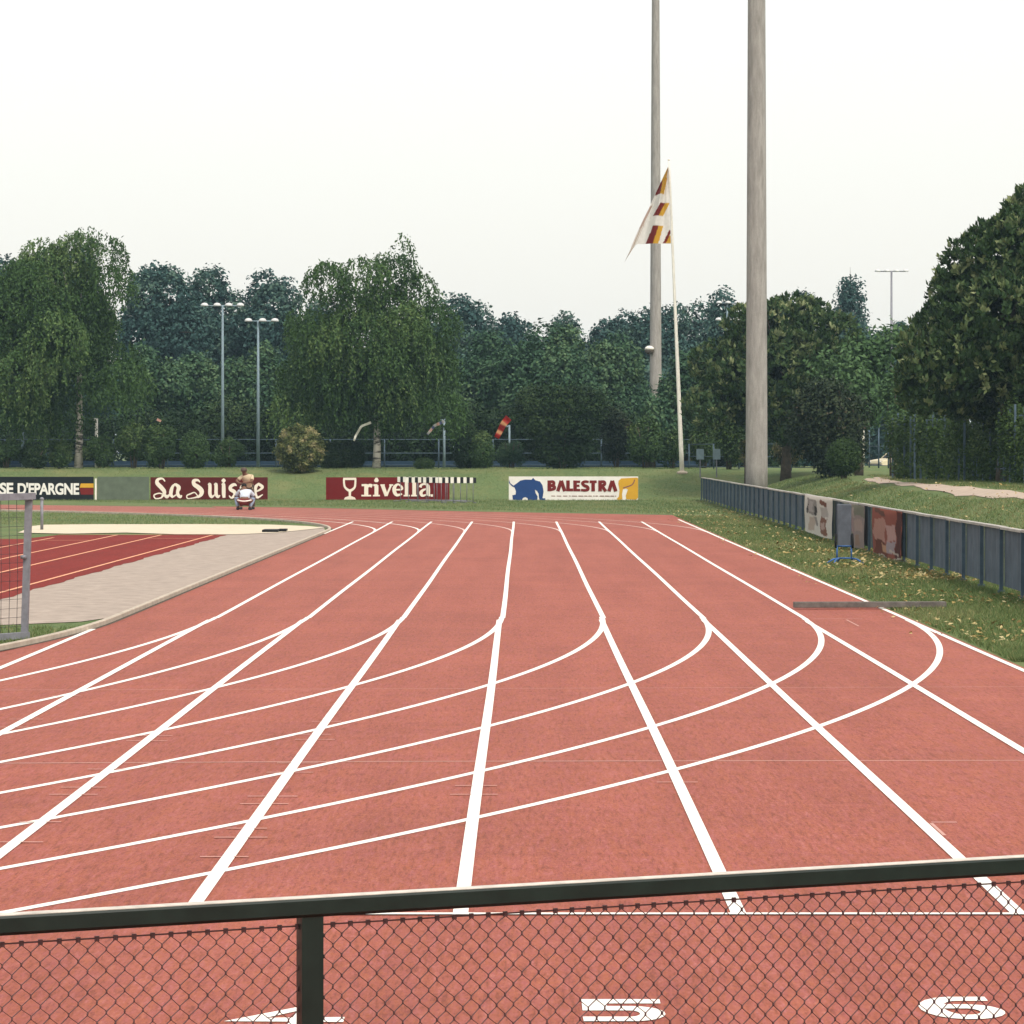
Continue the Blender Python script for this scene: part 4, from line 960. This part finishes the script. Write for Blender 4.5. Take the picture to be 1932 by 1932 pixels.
# weeping birches on the bank
tree('birch_tree', -75, 262, 452, 815, 146, 'birch', 'large weeping birch at the left edge with white trunk', FR, n=11500, size=.17, k=60, seed=11, frac=(.16, .32), shell=.72, mode='droop', barkm='birch', trunk_px=148, aspect=.46, tr=.17,
     extra=[(150, 470, 45), (195, 480, 45), (120, 500, 50), (215, 530, 40), (60, 520, 50), (170, 445, 22), (30, 620, 70), (200, 680, 60), (240, 720, 50)])
tree('birch_tree', 535, 848, 520, 800, 144, 'birch', 'large weeping birch in the middle with wispy top and dark trunk', FR, n=10500, size=.165, k=48, seed=12, frac=(.16, .32), shell=.72, mode='droop', barkm='birch', trunk_px=710, aspect=.46, tr=.16,
     extra=[(620, 530, 42), (690, 525, 48), (740, 515, 45), (758, 470, 20), (762, 446, 9), (720, 478, 10), (785, 545, 42), (820, 610, 48), (575, 610, 42), (800, 690, 65), (580, 710, 60), (680, 640, 90), (840, 770, 40), (555, 760, 40), (612, 500, 14), (640, 500, 12), (775, 500, 14)])
# back row
for i, (a, b, t, bo, Y, k, sd, lab) in enumerate([
    (-60, 75, 470, 840, 205, 12, 21, 'dark tree at the left edge behind the weeping birch'),
    (60, 190, 452, 840, 210, 12, 22, 'blue green treetop showing above the left weeping birch'),
    (232, 400, 466, 860, 200, 18, 23, 'tall blue green tree just right of the left birch'),
    (350, 462, 474, 860, 206, 12, 24, 'tall blue green tree behind the slim light poles'),
    (440, 572, 490, 860, 203, 14, 25, 'tall tree with gaps left of the middle birch'),
    (560, 660, 560, 860, 212, 9, 26, 'blue green tree hidden behind the left side of the middle birch'),
    (790, 930, 556, 860, 205, 12, 27, 'blue green tree emerging right of the middle birch'),
    (915, 1015, 588, 860, 215, 9, 28, 'small rounded treetop in the lowest part of the skyline'),
    (1000, 1130, 604, 860, 212, 10, 29, 'low tree at the dip of the skyline left of the thin mast'),
    (1115, 1215, 590, 860, 210, 9, 30, 'tree rising left of the thin concrete mast'),
    (1190, 1300, 545, 860, 203, 13, 31, 'tall tree right behind the thin concrete mast'),
    (1290, 1420, 546, 860, 206, 13, 32, 'tall tree between flagpole and thick mast'),
    (1430, 1560, 540, 860, 210, 13, 33, 'far treetop just right of the thick mast'),
    (1640, 1740, 592, 860, 208, 9, 34, 'low far tree below the T shaped light pole')]):
    tree('skyline_tree', a - 22, b + 22, t - 20, bo, Y, 'far', lab, BR_, n=int(4200 * (b - a) / 100), size=.25, k=k * 2 + 12, seed=sd, shell=.7, frac=(.26, .44), spread=.55, aspect=.7)
tree('conical_tree', 1572, 1642, 524, 860, 214, 'far', 'dark pointed tree on the skyline near the T shaped light pole', BR_, n=1500, size=.26, k=5, seed=35,
     extra=[(1604, 540, 14), (1604, 565, 22), (1602, 600, 30), (1606, 640, 36)])
# middle row
for a, b, t, bo, Y, m, k, sd, lab in [
    (-40, 130, 640, 880, 172, 'mid', 10, 41, 'low green tree behind the left birch foliage'),
    (225, 350, 630, 882, 168, 'mid', 12, 42, 'lighter green tree above the left clipped bushes'),
    (330, 460, 645, 882, 170, 'mid', 12, 43, 'green tree behind the left slim light pole'),
    (440, 560, 640, 882, 170, 'mid', 11, 44, 'green tree behind the right slim light pole'),
    (540, 720, 640, 882, 172, 'mid', 10, 45, 'green tree deep behind the middle birch, left half'),
    (690, 880, 650, 882, 170, 'mid', 12, 46, 'green tree deep behind the middle birch, right half'),
    (855, 985, 622, 882, 168, 'mid', 12, 47, 'leafy green tree right of the middle birch'),
    (930, 1130, 612, 882, 166, 'mid', 18, 48, 'broad green tree above the dark yew'),
    (1085, 1222, 622, 882, 170, 'mid', 13, 49, 'green tree just left of the thin concrete mast'),
    (1195, 1262, 748, 885, 150, 'mid', 8, 50, 'leafy tree covering the foot of the thin mast'),
    (1252, 1345, 648, 885, 156, 'mid', 12, 51, 'green tree behind the base of the white flagpole')]:
    tree('leafy_tree', a - 12, b + 12, t, bo, Y, m, lab, MR, n=int(3600 * (b - a) / 100), size=.22, k=k * 2 + 10, seed=sd, shell=.7, frac=(.25, .42), spread=.6, aspect=.65)
# chestnuts at the right
tree('chestnut_tree', 1312, 1652, 556, 862, 134, 'chestnut', 'broad yellowish green chestnut behind the thick mast', 'chestnut trees', n=8000, size=.24, k=48, seed=61, mode='clump', frac=(.14, .34), shell=.76, aspect=.5, tr=.2,
     extra=[(1500, 605, 55), (1560, 640, 60), (1450, 620, 60), (1600, 690, 50), (1360, 690, 55), (1340, 770, 50), (1620, 760, 40)])
tree('chestnut_tree', 1738, 2190, 392, 850, 98, 'chestnut', 'large dark chestnut filling the right edge above the ivy fence', 'chestnut trees', n=13000, size=.21, k=52, seed=62, mode='clump', frac=(.14, .34), shell=.78, aspect=.5, tr=.24, trunk_px=1895,
     extra=[(1935, 440, 60), (1885, 500, 70), (1830, 565, 70), (1780, 640, 65), (1738, 690, 55), (1742, 740, 55), (1800, 690, 80), (1715, 650, 25), (1800, 740, 60), (1880, 740, 70), (1980, 420, 90), (1720, 720, 40), (1850, 620, 110)])
tree('young_tree', 1535, 1705, 655, 800, 128, 'fresh', 'fresh green loose tree between the two chestnuts', 'chestnut trees', n=1600, size=.22, k=10, seed=63, shell=.4,
     extra=[(1560, 690, 25), (1650, 660, 35), (1690, 640, 25)])
# shrubs
def shrub(name, x0, x1, y0, y1, Y, leafm, label, seed, n=1300, size=.10, k=5, group='clipped shrubs along the bank', shape=None, cat='shrub', **kw):
    rs = np.random.RandomState(seed); sc = Y / FPX; cx = PX((x0 + x1) / 2, Y); zb = H(cx, Y)
    root = empty(name, (cx, Y, zb), label, cat, group); rx = (x1 - x0) / 2 * sc; zt = PZ(y0, Y) - zb; zo = max(.02, PZ(y1, Y) - zb)
    if shape == 'ball': lobes = [(0, 0, (zt + zo) / 2, rx, rx, (zt - zo) / 2)]
    elif shape == 'vase':
        lobes = [(u * rx * .75, rs.uniform(-.3, .3) * rx, zt * h, rx * .42, rx * .42, zt * .22) for u, h in ((-.9, .80), (-.45, .82), (0, .80), (.45, .83), (.85, .78), (-.6, .55), (0, .55), (.6, .55), (-.35, .28), (.35, .28), (0, .2))]
    elif shape == 'column': lobes = [(0, 0, zt * .42, rx, rx, zt * .45), (0, 0, zt * .72, rx * .72, rx * .72, zt * .28)]
    elif shape == 'hedge': lobes = [(u * rx * .72, 0, zt * .5, rx * .38, rx * .6, zt * .52) for u in (-1, -.33, .33, 1)]
    else: lobes = lobes_in(rs, (0, 0, (zt + zo) / 2), (rx, rx * .8, (zt - zo) / 2), k * 2 + 4, (.26, .46))
    mb = MB()
    for j in range(5): a = j * 1.26; mb.tube([(.08 * math.cos(a), .08 * math.sin(a), -.05), (.2 * rx * math.cos(a), .2 * rx * math.sin(a), zt * .4), (.5 * rx * math.cos(a), .5 * rx * math.sin(a), zt * .75)], [.04, .03, .012], 6)
    mb.build('stems', M['bark'], root)
    kw.setdefault('shell', .72); kw.setdefault('spread', .5)
    crown('foliage', lobes, n, size, L[leafm], root, seed + 7, 'tuft', **kw); return root
for args in [('shrub', -20, 42, 825, 889, 145, 'shrub', 'dark bush at the left edge of the bank', 71), ('shrub', 36, 96, 838, 888, 145, 'yew', 'low very dark bush left of the white birch trunk', 72), ('shrub', 88, 142, 832, 888, 146, 'shrub', 'dark bush touching the white birch trunk', 73),
             ('shrub', 156, 222, 822, 888, 145.5, 'shrub', 'dark bush right of the white birch trunk', 74), ('shrub', 212, 292, 797, 890, 145, 'shrub', 'tall rounded bush, left of a joined pair', 75), ('shrub', 268, 342, 798, 890, 145, 'shrub', 'tall rounded bush, right of a joined pair', 76)]:
    shrub(*args, n=1700, size=.11)
shrub('shrub', 340, 393, 814, 884, 145, 'shrub', 'small ball shaped bush on a short stem left of the light poles', 77, shape='ball', n=1100)
shrub('shrub', 398, 462, 828, 886, 149, 'shrub', 'dim bush at the foot of the left slim light pole', 78, n=1000)
shrub('golden_shrub', 523, 609, 806, 892, 140.5, 'golden', 'large clipped ball shrub with golden variegated leaves', 79, shape='ball', n=2600, size=.12, patch=5.0)
shrub('hedge_shrub', 606, 684, 834, 889, 145, 'yew', 'dark clipped block hedge beside the golden ball shrub', 80, shape='hedge', n=2000)
shrub('shrub', 782, 818, 866, 889, 145, 'shrub', 'very small dark bush right of the middle birch trunk', 81, shape='ball', n=500, size=.08)
shrub('shrub', 855, 906, 797, 889, 144.5, 'yew', 'egg shaped clipped yew, left of a pair', 82, shape='column', n=1700)
shrub('shrub', 886, 932, 814, 889, 144, 'shrub', 'rounded clipped bush, right of a pair', 83, shape='column', n=1300)
shrub('shrub', 934, 996, 820, 889, 147, 'mid', 'loose lighter bush left of the dark yew', 84, n=1100)
shrub('yew', 980, 1142, 733, 890, 145, 'yew', 'big dark vase shaped yew behind the elephant board', 85, shape='vase', n=5200, size=.14)
shrub('shrub', 1125, 1200, 752, 889, 147, 'copper', 'narrow blackish green shrub right of the big yew', 86, n=1600, size=.14, k=7)
shrub('shrub', 1182, 1252, 780, 889, 146, 'shrub', 'dark green shrub in front of the thin mast foot', 87, n=1700, size=.13, k=7)
shrub('shrub', 1236, 1300, 800, 890, 148, 'shrub', 'green shrub beside the base of the flagpole', 88, n=1300, size=.12, k=6)
shrub('shrub', 1296, 1360, 790, 890, 150, 'ivy', 'dark shrub right of the flagpole base', 89, n=1300, size=.13, k=6)
shrub('shrub', 1338, 1412, 762, 890, 142, 'ivy', 'tall dark shrub just left of the thick mast', 94, n=1700, size=.14, k=8)
shrub('shrub', 1655, 1712, 690, 800, 124, 'fresh', 'fresh green branches hanging over the path end', 95, n=900, size=.16, k=6)
shrub('dark_shrub', 1484, 1655, 712, 894, 121, 'copper', 'large very dark green shrub with a few bronze leaves behind the path', 90, n=5200, size=.15, k=16, spread=.8)
shrub('shrub', 1562, 1622, 830, 895, 117, 'ivy', 'round green bush in front of the large very dark shrub', 91, shape='ball', n=1500, size=.09)
shrub('shrub', 1445, 1525, 815, 880, 138, 'golden', 'sparse yellowish bush right of the thick mast', 92, n=700, size=.12, k=5, shell=.4)
shrub('shrub', 1392, 1425, 828, 884, 136, 'golden', 'yellowish bush partly hidden by the thick mast', 93, n=600, size=.11, k=4)
# dense undergrowth closing the view below the trees
rs = np.random.RandomState(5)
lob = []
for i in range(190):
    px = rs.uniform(-80, 1610); Y = rs.uniform(180, 194); z = rs.uniform(.3, 5.6); lob.append((PX(px, Y), Y, z + .5, rs.uniform(1.2, 2.4), 1.2, rs.uniform(1.1, 2.0)))
for i in range(40):
    Y = rs.uniform(228, 240); lob.append((PX(rs.uniform(1560, 1800), Y), Y, rs.uniform(.8, 5.5), rs.uniform(1.2, 2.2), 1.2, rs.uniform(1.2, 2.0)))
low = []
for i in range(120):
    Y = rs.uniform(155, 163); low.append((PX(rs.uniform(-70, 1480), Y), Y, 1.25 + rs.uniform(.2, 2.3), rs.uniform(.8, 1.5), .9, rs.uniform(.7, 1.3)))
o = crown('low_thicket', low, 20000, .20, L['yew'], None, 56, 'tuft', shell=.45, spread=.7); tag(o, 'low dark thicket behind the blue wire fence', 'thicket', kind='stuff')
o = crown('undergrowth', lob, 42000, .34, L['far'], None, 55, 'tuft', shell=.4, spread=.8); tag(o, 'dense blue green undergrowth filling the gaps below the far trees', 'undergrowth', kind='stuff')

# ---------------------------------------------------------------- fences and small things on the bank
def wire_fence(A, B, ht, pitch, label, mesh_mat, band=True):
    A, B = Vector(A), Vector(B); d = B - A; ln = d.length; ang = math.atan2(d.y, d.x); z0 = H(A.x, A.y)
    root = empty('wire_fence', (A.x, A.y, z0), label, 'fence', rz=ang); n = int(ln / pitch)
    mb = MB(); mb.tube([(0, 0, -.05), (0, 0, ht)], .035, 6); pm = mb.mesh('post', [M['fence_post']])
    for i in range(n + 1): link('post', pm, None, root, (i * pitch, 0, 0))
    mb = MB()
    for z in (.1, ht * .5, ht - .02): mb.tube([(0, 0, z), (n * pitch, 0, z)], .018, 5)
    mb.build('rails', M['fence_post'], root)
    if band: mb = MB(); mb.box((n * pitch / 2, .03, .15), (n * pitch, .02, .30)); mb.build('base_screen', M['blue_band'], root)
M['blue_band'] = paint('blue_wind_screen', (.022, .046, .080), .8, .2, 2)
wire_fence((-30, 152.5, 0), (10, 152.5, 0), 1.35, 2.6, 'dark blue wire fence running behind the shrubs', None)
wire_fence((PX(1300, 146), 146, 0), (PX(1545, 138), 138, 0), 1.15, 1.9, 'low wire fence behind the thick mast', None, band=False)
wire_fence((PX(1640, 150), 150, 0), (PX(1760, 140), 140, 0), 2.0, 1.6, 'wire fence in front of the parked car', None, band=False)
for px, lab in ((1321, 'small pale notice board left of another, beside the flagpole'), (1352, 'small pale notice board nearer to the thick mast')):
    Y = 139; x = PX(px, Y); root = empty('notice_board', (x, Y, H(x, Y)), lab, 'sign', 'small notice boards')
    zc = PZ(857, Y) - H(x, Y); mb = MB(); mb.box((0, 0, zc), (.33, .03, .46)); mb.build('panel', M['pole'], root)
    mb = MB(); mb.box((0, .03, zc / 2 - .05), (.05, .04, zc + .2)); mb.build('leg', M['galv'], root)

# ivy fence under the right chestnut
def ivy_fence():
    A = Vector((13.55, 116.0)); B = Vector((15.6, 84.0)); d = B - A; ln = d.length; d.normalize(); ang = math.atan2(d.y, d.x); z0 = H(A.x, A.y)
    root = empty('ivy_fence', (A.x, A.y, z0), 'tall fence of blue grey posts overgrown with ivy below the right chestnut', 'fence', rz=ang)
    rs = np.random.RandomState(3); n = int(ln / .95)
    mb = MB(); mb.box((0, 0, 1.15), (.06, .06, 2.4)); pm = mb.mesh('post', [M['fence_post']])
    for i in range(n): 
        o = link('post', pm, None, root, (i * .95 + rs.uniform(-.2, .2), -.08 + rs.uniform(-.05, .08), rs.uniform(-.15, .1)))
    mb = MB(); mb.tube([(0, 0, 2.1), (ln, 0, 2.1)], .025, 6); mb.tube([(0, 0, .5), (ln, 0, .5)], .025, 6); mb.build('rails', M['fence_post'], root)
    lob = []
    for i in range(130):
        if math.sin(i * .37) > .75: continue
        lob.append((i * ln / 130 + rs.uniform(-.2, .2), .10 + rs.uniform(-.2, .15), rs.uniform(.3, 2.1), .45, .25, rs.uniform(.5, .9)))
    crown('ivy', lob, 14000, .12, L['ivy'], root, 9, 'tuft', shell=.5, spread=.8)
    return root
ivy_fence()
# parked car seen at the end of the path
def car():
    Y = 205.0; x = PX(1700, Y); root = empty('parked_car', (x, Y, H(x, Y)), 'cream car parked beyond the path, partly hidden by the ivy fence', 'car')
    def prism(name, prof, y0, y1, mat, par=root, tap=0):
        mb = MB(); n = len(prof); V = [(px_, y0 + (tap if z > .9 else 0), z) for px_, z in prof] + [(px_, y1 - (tap if z > .9 else 0), z) for px_, z in prof]
        mb.add(V, [list(range(n)), [n + i for i in range(n)][::-1]] + [(i, n + i, n + (i + 1) % n, (i + 1) % n) for i in range(n)]); o = mb.build(name, mat, par); bv = o.modifiers.new('bevel', 'BEVEL'); bv.width = .05; bv.segments = 3; return o
    b = prism('body', [(-2.0, .32), (-2.05, .55), (-1.95, .72), (-1.0, .86), (-.35, .90), (1.5, .90), (2.0, .82), (2.05, .35)], -.8, .8, M['car'])
    prism('cabin', [(-1.0, .88), (-.35, 1.36), (1.1, 1.40), (1.75, .90)], -.74, .74, M['glass'], tap=.1)
    prism('roof', [(-.42, 1.345), (-.3, 1.42), (1.05, 1.44), (1.2, 1.385)], -.68, .68, M['white'], tap=.05)
    for s in (-1, 1):
        mb = MB(); mb.tube([(-1.0, s * .73, .88), (-.38, s * .64, 1.38)], .035, 6); mb.tube([(.35, s * .74, .88), (.40, s * .66, 1.4)], .035, 6); mb.tube([(1.72, s * .73, .9), (1.12, s * .64, 1.4)], .04, 6); mb.build('pillars', M['car'], root)
        for wx in (-1.25, 1.25):
            mb = MB(); mb.tube([(wx, s * .82, .3), (wx, s * .62, .3)], .30, 18); w = mb.build('wheel', M['black'], root); mb = MB(); mb.tube([(wx, s * .835, .3), (wx, s * .80, .3)], .17, 14); mb.build('hubcap', M['galv'], w)
        mb = MB(); mb.lathe([(.0, -.06), (.10, -.03), (.10, .03), (0, .06)], (-2.0, s * .58, .62), 10); mb.build('headlight', M['lamp'], root)
    mb = MB(); mb.box((-2.06, 0, .42), (.1, 1.5, .12)); mb.build('bumper', M['galv'], root)
    root.rotation_euler = (0, 0, R(28))
car()

# ---------------------------------------------------------------- grass blades and fallen leaves
def blades(name, x0, x1, y0, y1, n, hgt, seed, label, mask=None, near=1.6):
    rs = np.random.RandomState(seed); u = rs.rand(n) ** near; Yv = y0 + (y1 - y0) * u; Xv = rs.uniform(x0, x1, n)
    cl = np.sin(Xv * 3.1 + 1.3 * np.sin(Yv * 1.7)) * np.sin(Yv * 2.3 + Xv); keep = cl + rs.rand(n) * 1.6 > .1
    if mask is not None: keep &= mask(Xv, Yv)
    Xv, Yv = Xv[keep], Yv[keep]; n = len(Xv); Z = Hgt(Xv, Yv)
    p = np.stack([Xv, Yv, Z], 1); h = hgt * (.5 + rs.rand(n)) ; a = rs.rand(n) * 6.283; w = hgt * .13 * (.7 + .6 * rs.rand(n))
    sx = np.stack([np.cos(a), np.sin(a), 0 * a], 1) * w[:, None]; bend = np.stack([rs.normal(scale=.55, size=n) * h, rs.normal(scale=.55, size=n) * h, h], 1)
    V = np.stack([p - sx, p + sx, p + bend], 1).reshape(-1, 3); F = np.arange(n * 3).reshape(-1, 3)
    patch = .5 + .5 * np.sin(Xv * .9 + 2 * np.sin(Yv * .23)) * np.sin(Yv * .41 + Xv * .3)
    tint = np.clip(.15 + .45 * rs.rand(n) + .3 * patch + (rs.rand(n) < .17) * .4 + .12 * (patch > .7), 0, 1)
    o = link(name, fast_mesh(name, V, F, np.repeat(tint, 3)), L['blade']); tag(o, label, 'grass', kind='stuff')
blades('grass_blades', 4.78, 7.5, 31, 100, 150000, .055, 1, 'short grass on the verge between the track and the side fence', mask=lambda X, Y: X > 4.80)
blades('grass_blades', 7.3, 16, 55, 130, 110000, .07, 2, 'short grass on the bank behind the side fence', mask=lambda X, Y: (np.abs(X - 11.8 - .02 * np.clip(Y - 100, 0, 99) ** 1.3) > .62), near=1.2)
def far_mask(X, Y): return (Y > 101.8 + .0 * X) & ((Y - 102.5) * 11.2 + (X - 4.83) * 12.5 > 8) & (np.hypot(X - CX, np.maximum(Y - TF, 0)) > R8 + .2)
blades('grass_blades', -26, 8, 102, 150, 110000, .06, 3, 'short grass on the far bank around the advertising boards', mask=far_mask, near=1.0)
blades('grass_blades', -9.5, -4.9, 24, 38, 30000, .05, 4, 'short grass inside the kerb around the small goal', mask=lambda X, Y: (np.hypot(X - CX, Y - TN) < R0 - .1) & (Y < 36.8 + .3 * np.sin(X * 3)), near=1.0)
blades('grass_blades', -26, -5, 88.5, 117, 50000, .05, 6, 'short grass of the infield beyond the sand pit', mask=lambda X, Y: (np.hypot(X - CX, Y - TF) < R0 - .1) & (Y > 88.9 - np.clip(-12.9 - X, 0, 1) * 9), near=1.0)
def litter(x0, x1, y0, y1, n, size, seed, label, mask=None):
    rs = np.random.RandomState(seed); Yv = y0 + (y1 - y0) * rs.rand(n) ** 1.5; Xv = rs.uniform(x0, x1, n)
    keep = (np.sin(Xv * 2.1 + Yv * .6) + np.sin(Yv * .9 - Xv) + rs.rand(n) * 2.4) > .9
    if mask is not None: keep &= mask(Xv, Yv)
    Xv, Yv = Xv[keep], Yv[keep]; n = len(Xv)
    p = np.stack([Xv, Yv, Hgt(Xv, Yv) + .025 + .03 * rs.rand(n)], 1); a = rs.rand(n) * 6.283; d = np.stack([np.cos(a), np.sin(a), rs.normal(scale=.35, size=n)], 1)
    nn = np.stack([rs.normal(scale=.4, size=n), rs.normal(scale=.4, size=n), np.ones(n)], 1)
    V, F = leaf_quads(p, d, nn, size * (.6 + .8 * rs.rand(n)), size * .7 * (.6 + .6 * rs.rand(n)))
    o = link('fallen_leaves', fast_mesh('fallen_leaves', V, F, np.repeat(rs.rand(n), 4)), L['litter']); tag(o, label, 'fallen leaves', kind='stuff')
litter(4.85, 7.3, 34, 110, 3200, .075, 1, 'yellow fallen leaves on the verge beside the track')
litter(5.2, 7.1, 50, 66, 900, .08, 7, 'dense patch of tan fallen leaves by the blue stand')
litter(7.6, 13.5, 55, 115, 1600, .08, 2, 'yellow fallen leaves on the bank behind the side fence')
litter(4.3, 4.95, 34, 100, 130, .05, 3, 'fallen leaves along the outside edge of the track')

# ---------------------------------------------------------------- air
def haze():
    mb = MB(); mb.box((0, 1040, 16.5), (3100, 3000, 36)); m = bpy.data.materials.new('haze'); m.use_nodes = True; nt = m.node_tree; nt.nodes.clear()
    o_ = nt.nodes.new('ShaderNodeOutputMaterial'); v = nt.nodes.new('ShaderNodeVolumePrincipled'); v.inputs['Color'].default_value = (.55, .80, 1.0, 1); v.inputs['Density'].default_value = HAZE
    nt.links.new(v.outputs[0], o_.inputs['Volume']); o = mb.build('haze', m); tag(o, kind='stuff'); return o
HAZE = .00023
haze()
